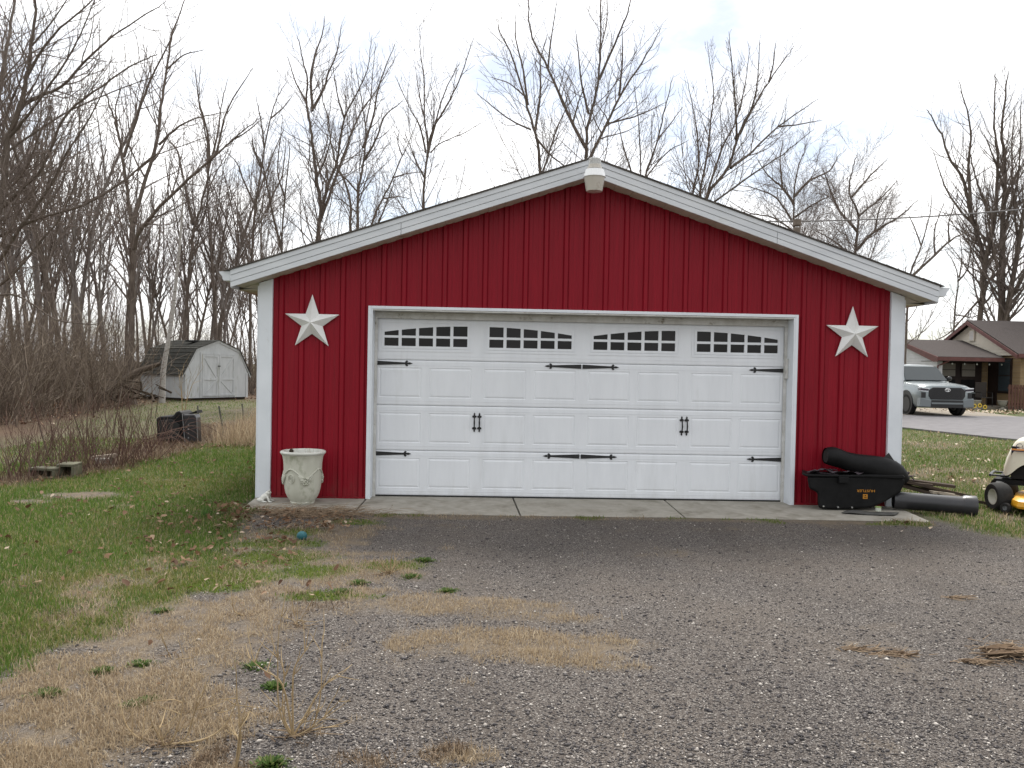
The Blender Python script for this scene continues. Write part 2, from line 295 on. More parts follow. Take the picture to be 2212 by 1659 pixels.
def recalc(me):
    bm = bmesh.new(); bm.from_mesh(me); bmesh.ops.recalc_face_normals(bm, faces=bm.faces); bm.to_mesh(me); bm.free()
ORG = {}
def tag(o, label=None, cat=None, group=None, kind=None):
    for k, v in (('label', label), ('category', cat), ('group', group), ('kind', kind)):
        if v: o[k] = v
    return o
def thing(name, label, cat, loc=(0, 0, 0), rz=0., group=None):
    o = bpy.data.objects.new(name, None); col.objects.link(o); o.location = loc; o.rotation_euler = (0, 0, rz); o.empty_display_size = .2
    ORG[o.name] = tuple(loc) if rz == 0. else (0, 0, 0); return tag(o, label, cat, group)
def link(name, me, parent=None):
    o = bpy.data.objects.new(name, me); col.objects.link(o)
    if parent is not None: o.parent = parent; ORG[o.name] = ORG[parent.name]
    return o
def part(mb, name, m, parent=None, smooth=False, bevel=0., fix=True):
    off = ORG.get(parent.name) if parent is not None else None
    me = mb.mesh(name, m, smooth, off)
    if fix: recalc(me)
    o = link(name, me, parent)
    if bevel:
        b = o.modifiers.new('bevel', 'BEVEL'); b.width = bevel; b.segments = 2; b.limit_method = 'ANGLE'; b.angle_limit = R(40)
    if smooth and len(me.polygons) < 60000: me.set_sharp_from_angle(angle=R(38))
    return o
def struct(mb, name, m, bevel=0., fix=True):
    return tag(part(mb, name, m, None, False, bevel, fix), kind='structure')
def copy_tree(o, parent=None):
    c = o.copy(); col.objects.link(c); c.parent = parent
    for ch in o.children: copy_tree(ch, c)
    return c
def text_mesh(body, size, ext=.001, shear=0.):
    cu = bpy.data.curves.new('lettering', 'FONT'); cu.body = body; cu.size = size; cu.extrude = ext; cu.align_x = 'CENTER'; cu.align_y = 'CENTER'; cu.shear = shear; cu.resolution_u = 3
    ob = bpy.data.objects.new('lettering', cu); col.objects.link(ob); bpy.context.view_layer.update()
    me = bpy.data.meshes.new_from_object(ob.evaluated_get(bpy.context.evaluated_depsgraph_get())); bpy.data.objects.remove(ob); return me

# numpy value noise for planting
def _hash(ix, iy, seed): 
    h = (ix.astype(np.int64)*374761393+iy.astype(np.int64)*668265263+seed*1442695041) & 0xffffffff
    h = ((h ^ (h >> 13))*1274126177) & 0xffffffff
    return ((h ^ (h >> 16)) & 0xffff)/65535.
def vnoise(x, y, sc, seed=0, octv=3):
    o = np.zeros_like(x, dtype=float); amp = 1.; tot = 0.
    for k in range(octv):
        u, v = x*sc, y*sc; iu, iv = np.floor(u), np.floor(v); fu, fv = u-iu, v-iv; fu = fu*fu*(3-2*fu); fv = fv*fv*(3-2*fv)
        a = _hash(iu, iv, seed+k); b = _hash(iu+1, iv, seed+k); c = _hash(iu, iv+1, seed+k); d = _hash(iu+1, iv+1, seed+k)
        o += amp*((a*(1-fu)+b*fu)*(1-fv)+(c*(1-fu)+d*fu)*fv); tot += amp; amp *= .55; sc *= 2.1
    return o/tot-.5
def sdf(poly, x, y):   # positive inside
    P = np.array([(p[0], p[1]) for p in poly]); d = np.full(x.shape, 1e9); ins = np.zeros(x.shape, bool)
    for i in range(len(P)):
        a, b = P[i], P[(i+1) % len(P)]; ex, ey = b-a; wx, wy = x-a[0], y-a[1]
        t = np.clip((wx*ex+wy*ey)/(ex*ex+ey*ey), 0, 1); d = np.minimum(d, np.hypot(wx-t*ex, wy-t*ey))
        c = ((a[1] > y) != (b[1] > y)) & (x < (b[0]-a[0])*(y-a[1])/(b[1]-a[1]+1e-12)+a[0]); ins ^= c
    return np.where(ins, d, -d)
def sst(a, b, x): t = np.clip((x-a)/(b-a), 0, 1); return t*t*(3-2*t)

# ================================================================== GROUND
GZ = -.03
def wp(*pts): return [gnd(*p) for p in pts]
G_LEFT = wp((555, 1082), (575, 1104), (545, 1130), (520, 1160), (500, 1195), (490, 1240), (450, 1280), (380, 1300), (290, 1318), (200, 1375), (100, 1425), (0, 1470))+[Vector((-9, -9, 0)), Vector((-60, -9, 0)), Vector((-60, 60, 0)), Vector((-3.8, 60, 0))]
G_RIGHT = wp((1990, 1118), (2040, 1140), (2110, 1155), (2230, 1172))+[Vector((14, -3, 0)), Vector((90, -3, 0)), Vector((90, 90, 0)), Vector((3.7, 90, 0))]
DRY = wp((480, 1100), (640, 1115), (770, 1128), (860, 1175), (880, 1215), (800, 1260), (860, 1300), (780, 1335), (640, 1330), (540, 1345), (500, 1400), (420, 1440), (330, 1490), (380, 1560), (300, 1659))+[Vector((-2.6, -8, 0)), Vector((-9, -9, 0)), Vector((-9, -4, 0))]
LITTER = wp((-400, 985), (0, 962), (120, 930), (240, 893), (330, 874), (420, 862), (560, 868))+[Vector((-3.9, 27, 0)), Vector((-4, 120, 0)), Vector((-120, 120, 0)), Vector((-120, 2, 0))]
STRIP = wp((-60, 1058), (0, 1050), (180, 1032), (330, 995), (440, 962), (560, 940), (560, 905), (440, 915), (330, 950), (180, 1005), (0, 1030), (-60, 1036))
MOSS = wp((760, 1116), (1100, 1116), (1500, 1118), (1990, 1126), (2040, 1142), (1700, 1134), (1300, 1127), (900, 1126))
PATCH = [(1085, 1400, .66, .30, 1.), (1230, 1425, .40, .16, .9), (960, 1385, .35, .22, .8), (1060, 1312, .52, .16, .9), (900, 1308, .25, .17, .8), (1170, 1335, .34, .10, .8), (980, 1640, .18, .10, .9),
         (400, 1545, .32, .22, .9), (420, 1440, .30, .16, .7), (160, 1590, .45, .30, .9), (60, 1640, .4, .3, .9), (280, 1375, .35, .14, .9), (640, 1315, .4, .14, .6), (180, 1440, .3, .14, .8), (1330, 1440, .22, .07, .7), (740, 1250, .3, .2, .7)]
MOSSY = [(600, 1205, .42, .28), (535, 1245, .30, .20), (690, 1235, .28, .20), (840, 1225, .28, .16), (700, 1290, .30, .10), (600, 1175, .35, .20), (480, 1265, .3, .16), (760, 1130, .3, .1), (640, 1150, .3, .15)]
def cover(x, y):
    n1 = vnoise(x, y, 1.6, 3, 4); n2 = vnoise(x, y, 5., 9, 3); n3 = vnoise(x, y, .35, 21, 3)
    gl = sst(-.12, .22, sdf(G_LEFT, x, y)+n1*.6+n2*.25); gr = sst(-.1, .3, sdf(G_RIGHT, x, y)+n1*.4+n2*.2)
    lit = sst(-.5, 1.2, sdf(LITTER, x, y)+n3*2.2+n1*.8); strip = sst(-.25, .25, sdf(STRIP, x, y)+n1*.5)
    bare = np.clip(sst(.10, .34, n1+n3*.55+n2*.25), 0, 1)
    green = np.maximum(gl*(1-.85*bare), gr*(.80-.65*bare+n2*.5)); green = np.clip(green, 0, 1)*(1-strip*.8)*(1-.55*sst(3.0, 6.5, y-(x+6.)*.9)*(x < -3.5))
    for (px, py, rx, ry) in ((175, 1072, .55, .30), (210, 1068, .35, .2), (60, 1085, .3, .15)):
        c = gnd(px, py); green = green*(1-.95*sst(1.2, .6, np.hypot((x-c.x)/rx, (y-c.y)/ry)+n2*.5))
    moss = sst(-.03, .06, sdf(MOSS, x, y)+n2*.10+n1*.08)
    dz = sst(-.22, .30, np.clip(sdf(DRY, x, y), -1., .40)*.55+n1*1.35+n2*1.1)*.95
    for (px, py, rx, ry, w) in PATCH:
        c = gnd(px, py); q = np.hypot((x-c.x)/rx, (y-c.y)/ry); dz = np.maximum(dz, w*sst(1.35, .55, q+n1*1.5+n2*1.3))
    dry = np.clip(np.maximum.reduce([dz, np.maximum(gl, gr)*.95, strip, moss*.8]), 0, 1)
    ms = moss*.8*sst(.02, .2, vnoise(x, y, 1.6, 33, 3)+n2*.4)
    for (px, py, rx, ry) in MOSSY:
        c = gnd(px, py); ms = np.maximum(ms, .95*sst(1.35, .5, np.hypot((x-c.x)/rx, (y-c.y)/ry)+n2*1.0+n1*.4))
    return green, dry, np.clip(lit+strip*.30, 0, 1), ms
def axis(lo, a, b, hi, d, g=1.13):
    m = list(np.arange(a, b, d)); s = d; v = a
    left = []
    while v > lo: s *= g; v -= s; left.append(v)
    v = m[-1]; s = d; right = []
    while v < hi: s *= g; v += s; right.append(v)
    return np.array(left[::-1]+m+right)
gx = axis(-70, -7.5, 5.5, 70, .07); gy = axis(-14, -7., 1.5, 70, .07)
XX, YY = np.meshgrid(gx, gy); cx_, cy_ = XX.ravel(), YY.ravel()
cg, cd, cl_, cm = cover(cx_, cy_)
ripple = vnoise(cx_, cy_, .9, 40, 3)*.05*np.clip((np.abs(cy_+.45)-.55)/1.2, 0, 1)+np.maximum(cg, cd)*.012
far_rise = np.clip((cy_-8)/30, 0, 1)*.0
zz = np.where((np.abs(cx_) < 3.72) & (cy_ > -.82) & (cy_ < 8.), -.08, GZ+ripple*.6+.05*np.exp(-((cx_+3.75)/.35)**2-((cy_+.98)/.22)**2)+.018*np.exp(-((cy_+1.0)/.35)**2)*(np.abs(cx_) < 4.2))
nx, ny = len(gx), len(gy)
idx = np.arange(nx*ny).reshape(ny, nx); quads = np.stack([idx[:-1, :-1], idx[:-1, 1:], idx[1:, 1:], idx[1:, :-1]], -1).reshape(-1, 4)
me = bpy.data.meshes.new('yard'); me.from_pydata(np.stack([cx_, cy_, zz], -1).tolist(), [], quads.tolist()); me.materials.append(MATS['yard_ground'])
ca = me.color_attributes.new('cover', 'FLOAT_COLOR', 'POINT'); ca.data.foreach_set('color', np.stack([cg, cd, cl_, cm], -1).astype(np.float32).ravel())
me.polygons.foreach_set('use_smooth', [True]*len(me.polygons))
tag(link('yard', me), kind='structure')
GRX, GRY, GRZ = gx.copy(), gy.copy(), zz.reshape(ny, nx).copy()
struct(MB().quad((-1200, -1200, -.12), (1200, -1200, -.12), (1200, 1200, -.12), (-1200, 1200, -.12)), 'ground', 'far_ground', fix=False)

# neighbour's asphalt drive and its paler parking strip
dv = [gnd(1900, 930, 0), gnd(1950, 925, 0), gnd(2160, 948, 0), gnd(2260, 962, 0)]
poly = [(dv[0].x-3, dv[0].y+.3), (dv[1].x, dv[1].y), (dv[2].x, dv[2].y), (dv[3].x+1, dv[3].y-.6), (40, 3), (40, 14), (23.5, 21.6), (19., 21.4), (7, 20.6)]
poly_drive = poly; struct(MB().prism(poly, -.09, .03, 'xy'), 'asphalt_drive', 'asphalt')
struct(MB().prism([(8, 20.63), (19.6, 21.45), (20.6, 28.3), (9, 28.3)], -.09, .026, 'xy'), 'parking_pad', 'tan_concrete')

# concrete apron: four cast slabs with open joints
ap = thing('concrete_apron', None, None, (0, -.45, 0)); ap['kind'] = 'structure'
for (a0, a1, b0, b1, yf0, yf1) in ((-3.78, -2.515, -3.70, -2.50, -.84, -.90), (-2.495, -.80, -2.48, -.755, -.90, -.925), (-.785, 1.02, -.738, .99, -.925, -.91), (1.038, 3.76, 1.008, 3.62, -.91, -.96)):
    mb = MB(); n = 12; top = []; 
    fr = [(b0+(b1-b0)*i/n, yf0+(yf1-yf0)*i/n+rng.uniform(-.012, .012)) for i in range(n+1)]
    mb.prism([(a0, .30), (a1, .30)][::-1]+fr, -.12, 0, 'xy'); part(mb, 'slab', 'concrete', ap, bevel=.006)

# ================================================================== GARAGE
AX, AZ, SL, OH = .012, 3.915, .334, .27
def roofz(x): return AZ-abs(x-AX)*SL
gar = thing('garage', 'red ribbed steel garage with white trim and low gable roof', 'garage', (0, 4, 0))
WL, WR = -3.75, 3.75; DW, DHH = 2.47, 2.197
wall_top = lambda x: roofz(x)-.185
RIB, RX0 = .2335, .002
# ribbed steel panels: four ribs each, cut to the gable and round the doorway
def wall_panel(x0, x1):
    xs = [x0]
    k = math.ceil((x0-RX0-.06)/RIB)
    prof = []
    kk = math.floor((x0-RX0)/RIB)-1
    pts = []
    while RX0+kk*RIB < x1+.1:
        c = RX0+kk*RIB
        pts += [(c-.036, 0.), (c-.031, .004), (c-.020, -.019), (c+.020, -.019), (c+.031, .004), (c+.036, 0.)]
        for q in (.085, .148): pts += [(c+q-.010, 0.), (c+q, -.0035), (c+q+.010, 0.)]
        kk += 1
    def yat(x):
        for (p, q) in zip(pts, pts[1:]):
            if p[0] <= x <= q[0]: return p[1]+(q[1]-p[1])*(x-p[0])/max(1e-9, q[0]-p[0])
        return 0.
    extra = [x0, x1]+[v for v in (-DW, DW, AX) if x0 < v < x1]
    xs = sorted(set([round(p[0], 5) for p in pts if x0 < p[0] < x1]+extra))
    mb = MB()
    for a, b in zip(xs, xs[1:]):
        if b-a < 1e-5: continue
        zb = .012 if (a+b)/2 < -DW or (a+b)/2 > DW else DHH-.01
        ya, yb = yat(a), yat(b)
        mb.quad((a, ya, zb), (b, yb, zb), (b, yb, wall_top(b)), (a, ya, wall_top(a)))
    return mb
edges = [WL+.12]; e = RX0+.11-4*RIB*4
cuts = [RX0+.075+RIB*4*k for k in range(-4, 5)]
cuts = [WL+.02]+[c for c in cuts if WL+.3 < c < WR-.3]+[WR-.02]
for a, b in zip(cuts, cuts[1:]): part(wall_panel(a, b), 'wall_panel', 'red_steel', gar, fix=False)
# side and back walls
part(MB().box(WL+.001, WL+.06, .03, 8., 0, 2.45), 'side_wall', 'red_steel', gar); part(MB().box(WR-.06, WR-.001, .03, 8., 0, 2.45), 'side_wall', 'red_steel', gar)
part(MB().prism([(WL+.06, 0), (WR-.06, 0), (WR-.06, 2.44), (AX, roofz(0)-.2), (WL+.06, 2.44)], 7.94, 8.), 'back_wall', 'red_steel', gar)
for sx in (-1, 1):
    x = sx*3.75
    part(MB().prism([(x, .0), (x-sx*.155, .0), (x-sx*.155, wall_top(x-sx*.155)-.012), (x, wall_top(x)-.012)], -.045, .0), 'corner_trim', 'white_trim', gar, bevel=.004)
    t2 = part(MB().box(min(x, x+sx*.012), max(x, x+sx*.012), -.045, .15, 0, 2.43), 'corner_return', 'white_trim', gar)
# base trim strip
part(MB().box(WL+.16, -DW-.035, -.024, 0, 0.002, .022), 'base_trim', 'red_steel', gar); part(MB().box(DW+.035, WR-.16, -.024, 0, .002, .022), 'base_trim', 'red_steel', gar)
# roof
EW = 4.015
for sx in (-1, 1):
    xe = AX+sx*EW; nm = 'roof_slope'
    part(MB().prism([(AX, AZ+.002), (xe+sx*.02, roofz(xe)+.002-.0067), (xe+sx*.02, roofz(xe)+.012), (AX, AZ+.02)], -OH-.025, 8.3), 'roof_slope', 'shingle', gar)
    # ragged shingle ends along the rake
    mb = MB(); x = AX
    while abs(x-AX) < EW-.05:
        w = rng.uniform(.12, .17); x2 = x+sx*w; dz = rng.uniform(.006, .011); y0 = -OH-.022-rng.uniform(0, .008)
        mb.prism([(x, roofz(x)+.012), (x2, roofz(x2)+.012), (x2, roofz(x2)+.012+dz*.6), (x, roofz(x)+.012+dz)], y0, -OH+.3); x = x2
    part(mb, 'rake_shingle', 'shingle', gar)
    # fascia: drip strip over a wide board, with a joint
    part(MB().prism([(AX, AZ), (xe, roofz(xe)), (xe, roofz(xe)-.052), (AX, AZ-.052)], -OH-.012, -OH+.02), 'drip_edge', 'fascia', gar)
    for (s0, s1) in ((0, .53), (.531, 1.)):
        xa, xb = AX+(xe-AX)*s0, AX+(xe-AX)*s1
        part(MB().prism([(xa, roofz(xa)-.054), (xb, roofz(xb)-.054), (xb, roofz(xb)-.125), (xa, roofz(xa)-.125)], -OH-.004, -OH+.02), 'fascia_board', 'fascia', gar, bevel=.003)
        part(MB().prism([(xa, roofz(xa)-.128), (xb, roofz(xb)-.128), (xb, roofz(xb)-.188), (xa, roofz(xa)-.188)], -OH, -OH+.02), 'fascia_board', 'fascia', gar, bevel=.003)
    # rake soffit strips
    x = AX; step = .0965
    for k in range(int(EW/step)):
        xa, xb = AX+sx*(k*step+.001), AX+sx*((k+1)*step-.001)
        dpt = .004*(k % 2)
        part(MB().prism([(xa, roofz(xa)-.186-dpt), (xb, roofz(xb)-.186-dpt), (xb, roofz(xb)-.176), (xa, roofz(xa)-.176)], -OH+.018, .03), 'soffit_strip', 'soffit_vinyl', gar)
    # level eave soffit, its end triangle, gutter
    part(MB().box(min(WL*-sx*-1, xe) if sx < 0 else WR, WL if sx < 0 else xe, .0, 8.2, 2.385, 2.40), 'eave_soffit', 'soffit_vinyl', gar)
    x1 = sx*3.75
    part(MB().prism([(x1, 2.402), (xe, 2.402), (xe, roofz(xe)-.19), (x1, roofz(x1)-.19)], .0, .016), 'soffit_return', 'soffit_vinyl', gar)
    part(MB().box(min(xe-sx*.018, xe), max(xe-sx*.018, xe), -OH+.02, 8.2, 2.38, roofz(xe)-.004), 'eave_fascia', 'fascia', gar)
    g = [(0, 0), (.07, 0), (.085, .02), (.088, .045), (.12, .085), (.125, .10), (.118, .10), (.10, .075), (.0, .012)]
    poly = [(xe+sx*(.004+p[0]), roofz(xe)-.115+p[1]) for p in g]
    gt = part(MB().prism(poly, -OH+.01, 8.2), 'gutter', 'fascia', gar)
    cap = [(0, 0), (.07, 0), (.085, .02), (.088, .045), (.12, .085), (.125, .10), (0, .105)]
    part(MB().prism([(xe+sx*(.004+p[0]), roofz(xe)-.115+p[1]) for p in cap], -OH+.004, -OH+.009), 'gutter_end_cap', 'fascia', gt)
# roof vent pipe
vp = part(MB().lathe([(.040, 2.9), (.040, 3.40), (.033, 3.40)], (2.78, .82, 0), 16), 'vent_pipe', 'vent_rust', gar, True)
part(MB().lathe([(.0, 3.50), (.05, 3.50), (.052, 3.43), (.044, 3.42), (0, 3.42)], (2.78, .82, 0), 16), 'vent_cap', 'vent_rust', vp, True)

# door frame
DY = .20
for sx in (-1, 1):
    x = sx*DW
    part(MB().box(min(x, x+sx*.034), max(x, x+sx*.034), -.035, .0, .0, DHH+.034), 'door_casing', 'white_trim', gar, bevel=.003)
    part(MB().box(min(x-sx*.018, x), max(x-sx*.018, x), -.03, DY+.1, .0, DHH), 'door_jamb', 'white_trim', gar)
    part(MB().box(min(x-sx*.019, x-sx*.05), max(x-sx*.019, x-sx*.05), DY-.04, DY-.012, .0, DHH-.02), 'door_stop', 'dirty_white', gar)
part(MB().box(-DW, DW, -.035, .0, DHH, DHH+.034), 'door_casing', 'white_trim', gar, bevel=.003)
part(MB().box(-DW+.019, DW-.019, -.028, DY+.1, DHH-.016, DHH-.002), 'door_head', 'dirty_white', gar)
part(MB().box(-DW+.05, DW-.05, DY-.04, DY-.012, DHH-.095, DHH-.018), 'head_stop', 'dirty_white', gar)
part(MB().box(DW-.05, DW-.019, DY-.09, DY-.045, 1.48, 1.72), 'keyed_box', 'dirty_white', gar, bevel=.004)
# sectional door
door = part(MB().box(-2.45, 2.45, DY+.045, DY+.06, .0, 2.16), 'garage_door', 'white_door', gar)
SH = .535; MX = .05; PWD, GA, GB = .50, .092, .146
pxs = []; x = -2.45+MX
for k in range(8):
    pxs.append((x, x+PWD)); x += PWD+(GA if k % 2 == 0 else GB)
pz0, pz1 = .09, .445
def sheet_with_holes(mb, x0, x1, z0, z1, holes, y):
    xs = sorted({x0, x1, *[h[0] for h in holes], *[h[1] for h in holes]}); zs = sorted({z0, z1, *[h[2] for h in holes], *[h[3] for h in holes]})
    for a, b in zip(xs, xs[1:]):
        for c, d in zip(zs, zs[1:]):
            m_ = ((a+b)/2, (c+d)/2)
            if any(h[0] < m_[0] < h[1] and h[2] < m_[1] < h[3] for h in holes): continue
            mb.quad((a, y, c), (b, y, c), (b, y, d), (a, y, d))
def ring(mb, rects, ys):   # nested rectangles x0,x1,z0,z1 stepping through depths, closed by the last
    vs = []
    for (a, b, c, d), y in zip(rects, ys): vs += [(a, y, c), (b, y, c), (b, y, d), (a, y, d)]
    fs = []
    for i in range(len(rects)-1):
        for k in range(4): fs.append((i*4+k, i*4+(k+1) % 4, i*4+4+(k+1) % 4, i*4+4+k))
    o = (len(rects)-1)*4; fs.append((o, o+1, o+2, o+3)); mb.add(vs, fs)
def inset(r, d): return (r[0]+d, r[1]-d, r[2]+d, r[3]-d)
for s in range(4):
    z0 = .012+s*SH; z1 = z0+SH-.0035; mb = MB()
    if s < 3: holes = [(a, b, z0+pz0, z0+pz1) for a, b in pxs]
    else: holes = [(pxs[2*k][0]-.005, pxs[2*k+1][1]+.005, z0+.10, z0+.46) for k in range(4)]
    sheet_with_holes(mb, -2.45, 2.45, z0+.02, z1-.02, holes, DY)
    # rolled long edges: a shallow bead along each joint
    for (za, zb, ya, yb) in ((z0+.02, z0+.008, DY, DY+.002), (z0+.008, z0, DY+.002, DY+.008), (z1-.02, z1-.008, DY, DY+.002), (z1-.008, z1, DY+.002, DY+.008)):
        mb.quad((-2.45, ya, za), (2.45, ya, za), (2.45, yb, zb), (-2.45, yb, zb))
    for zr in (z0+.055, z1-.055):   # pressed line
        mb.box(-2.449, 2.449, DY-.0025, DY-.0003, zr-.004, zr+.004)
    part(mb, 'door_section', 'white_door', door, fix=False)
    if s < 3:
        for a, b in pxs:
            r = (a, b, z0+pz0, z0+pz1); mb = MB(); ring(mb, [r, inset(r, .006), inset(r, .011), inset(r, .03)], [DY, DY+.0045, DY+.0045, DY-.001]); part(mb, 'raised_panel', 'white_door', door, fix=False)
        continue
    for k in range(4):
        h = holes[k]; mb = MB(); y = DY-.012
        # moulded surround
        for d0, d1, y0 in ((0, .022, DY-.005), (.022, .034, DY-.001), (.034, .052, DY-.007)):
            o, i = inset(h, d0), inset(h, d1)
            mb.box(o[0], o[1], y0, DY+.03, o[2], i[2]); mb.box(o[0], o[1], y0, DY+.03, i[3], o[3]); mb.box(o[0], i[0], y0, DY+.03, i[2], i[3]); mb.box(i[1], o[1], y0, DY+.03, i[2], i[3])
        gx0, gx1, gz0, gz1 = inset(h, .052); n = 5; bar = .036; pw = (gx1-gx0-.02-bar*4)/5; gx = gx0+.01
        zl0, zl1 = gz0+.012, gz0+.012+.096; zu0 = zl1+.028
        top = lambda x_: (lambda u: zu0+.038+.082*math.sin(u*math.pi/2)**.9)((x_-gx0)/(gx1-gx0) if k % 2 == 0 else (gx1-x_)/(gx1-gx0))
        yb = DY-.006
        bars = MB()
        bars.box(gx0, gx1, yb, DY+.022, gz0, zl0); bars.box(gx0, gx1, yb, DY+.022, zl1, zu0)
        xs_ = [gx+i*(pw+bar) for i in range(5)]
        bars.box(gx0, xs_[0], yb, DY+.022, zl0, zl1); bars.box(xs_[4]+pw, gx1, yb, DY+.022, zl0, zl1)
        for i in range(4): bars.box(xs_[i]+pw, xs_[i+1], yb, DY+.022, zl0, zl1); bars.box(xs_[i]+pw, xs_[i+1], yb, DY+.022, zu0, gz1)
        bars.box(gx0, xs_[0], yb, DY+.022, zu0, gz1); bars.box(xs_[4]+pw, gx1, yb, DY+.022, zu0, gz1)
        for i in range(5):
            a, b = xs_[i], xs_[i]+pw; bars.prism([(a, top(a)), (b, top(b)), (b, gz1), (a, gz1)], yb, DY+.022)
        mb.v, mb.f = mb.v, mb.f; mb.add(bars.v, bars.f); part(mb, 'window_frame', 'white_door', door, bevel=.002)
        for i in range(5):
            a, b = xs_[i], xs_[i]+pw
            part(MB().prism([(a, zl0), (b, zl0), (b, zl1), (a, zl1)], DY+.014, DY+.02), 'pane', 'dark_pane', door)
            part(MB().prism([(a, zu0), (b, zu0), (b, top(b)), (a, top(a))], DY+.014, DY+.02), 'pane', 'dark_pane', door)
part(MB().box(-2.45, 2.45, DY-.006, DY+.03, .0, .016), 'bottom_seal', 'black_rubber', door)
# strap hinges and pull handles
def hinge(x, z, d):
    mb = MB(); y = DY-.009
    def pr(p): mb.prism([(x+d*a, z+b) for a, b in p], y, DY-.001)
    pr([(0, -.026), (.35, -.010), (.35, .010), (0, .026)])
    pr([(.345, -.012), (.355, -.030), (.37, -.034), (.382, -.022), (.372, -.012), (.382, 0), (.372, .012), (.382, .022), (.37, .034), (.355, .030), (.345, .012)])
    pr([(.376, -.009), (.40, -.013), (.435, 0), (.40, .013), (.376, .009)])
    part(mb, 'strap_hinge', 'black_iron', door)
for s in (1, 3):
    z = .012+s*SH-.006+.0 if False else .012+(s)*SH
    zz_ = .012+{1: 1, 3: 3}[s]*SH-.040
    for x, d in ((-2.44, 1), (-.008, -1), (.008, 1), (2.44, -1)): hinge(x, zz_, d)
def fleur(mb, x, z, sgn, y):
    o = [(0, -.0), (.014, .0), (.026, .010), (.024, .024), (.012, .026), (.007, .036), (.010, .046), (0, .062)]
    pts = [(x+a, z+sgn*b) for a, b in o]+[(x-a, z+sgn*b) for a, b in o[::-1][1:-1]]
    mb.prism(pts, y, DY-.001)
for xc in ((pxs[1][1]+pxs[2][0])/2, (pxs[5][1]+pxs[6][0])/2):
    for dx in (-.030, .030):
        mb = MB(); zc = .012+1*SH+.345; x = xc+dx
        fleur(mb, x, zc+.055, 1, DY-.010); fleur(mb, x, zc-.055, -1, DY-.010)
        mb.tube([(x, DY-.006, zc-.065), (x, DY-.035, zc-.05), (x, DY-.045, zc), (x, DY-.035, zc+.05), (x, DY-.006, zc+.065)], [.006, .007, .010, .007, .006], 8)
        part(mb, 'pull_handle', 'black_iron', door)

# ---- stars on the wall
def star(name, c, label):
    o = thing(name, label, 'star', c); mb = MB(); RO, RI = .325, .126; pts = []
    for k in range(10):
        a = math.pi/2+k*math.pi/5; r_ = RO if k % 2 == 0 else RI; pts.append((c[0]+r_*math.cos(a), c[1], c[2]+r_*math.sin(a)))
    ap_ = (c[0], c[1]-.085, c[2])
    for k in range(10): mb.add([pts[k], pts[(k+1) % 10], ap_], [(0, 1, 2)])
    rim = [(p[0], p[1]+.012, p[2]) for p in pts]
    for k in range(10): mb.quad(pts[k], pts[(k+1) % 10], rim[(k+1) % 10], rim[k])
    part(mb, 'star_face', 'star_paint', o)
    part(MB().box(c[0]-.02, c[0]+.02, c[1]+.0, -.0, c[2]-.01, c[2]+.05), 'wall_bracket', 'black_iron', o)
star('barn_star', (-3.144, -.032, 2.02), 'dented white metal barn star on the red wall above the stone urn')
star('barn_star', (3.144, -.032, 2.018), 'white metal barn star on the red wall above the black plastic hopper')

# ---- security lamp on the ridge
lc = (.018, -.47)
lamp = thing('yard_light', 'weathered white dusk-to-dawn lamp fixed at the gable peak', 'lamp', (lc[0], lc[1], 3.51))
part(MB().lathe([(.0, 3.505), (.088, 3.508), (.092, 3.52), (.114, 3.655), (.117, 3.665), (.0, 3.665)], (*lc, 0), 28), 'lens', 'lamp_lens', lamp, True)
prof = MB(); n = 48
for i, (r_, z_) in enumerate(((.122, 3.662), (.122, 3.668), (.108, 3.71), (.097, 3.745), (.06, 3.752))):
    for k in range(n):
        rr = r_*(1+(.022 if (k % 2) and 1 < i < 4 else 0)); a = 2*math.pi*k/n; prof.v.append((lc[0]+rr*math.cos(a), lc[1]+rr*math.sin(a), z_))
for i in range(4):
    for k in range(n): prof.f.append((i*n+k, i*n+(k+1) % n, (i+1)*n+(k+1) % n, (i+1)*n+k))
part(prof, 'reflector', 'lamp_reflector', lamp)
part(MB().lathe([(.085, 3.752), (.083, 3.77), (.072, 3.775), (.070, 3.80), (0, 3.80)], (*lc, 0), 24), 'ballast_housing', 'vent_rust' if False else 'lamp_lens', lamp, True)
part(MB().lathe([(.068, 3.80), (.068, 3.858), (.058, 3.87), (0, 3.872)], (*lc, 0), 24), 'photocell_cap', 'clear_cap', lamp, True)
part(MB().box(lc[0]-.03, lc[0]+.03, lc[1]+.06, -OH-.012, 3.755, 3.79), 'mounting_arm', 'lamp_reflector', lamp, bevel=.005)

# ================================================================== THINGS BY THE GARAGE
# ---- stone urn
uc = (-3.155, -.34)
urn = thing('urn_planter', 'tall pale green-white urn with garland relief beside the garage door', 'planter', (*uc, 0))
prof = [(.0, .0), (.140, .0), (.146, .014), (.142, .026), (.150, .040), (.176, .075), (.196, .12), (.208, .17), (.216, .24), (.219, .31), (.220, .38), (.223, .45), (.228, .50), (.236, .535), (.246, .56)]
part(MB().lathe(prof, (*uc, 0), 48), 'urn_body', 'urn_glaze', urn, True)
part(MB().lathe([(.244, .556), (.256, .564), (.264, .578), (.262, .590), (.250, .598), (.236, .598), (.228, .585), (.222, .50), (.20, .49)], (*uc, 0), 48), 'rim', 'urn_rim', urn, True)
so = part(MB().lathe([(.226, .505), (.1, .52), (.0, .525)], (*uc, 0), 32), 'potting_soil', 'soil', urn, True)
mb = MB()
for k in range(9):
    a = rng.uniform(0, 6.28); r_ = rng.uniform(.02, .18); p = Vector((uc[0]+r_*math.cos(a), uc[1]+r_*math.sin(a), .52)); mb.tube([p, p+Vector((rng.uniform(-.02, .02), rng.uniform(-.02, .02), rng.uniform(.08, .13)))], [.0015, .0008], 4)
part(mb, 'dead_stems', 'dead_stalk', urn)
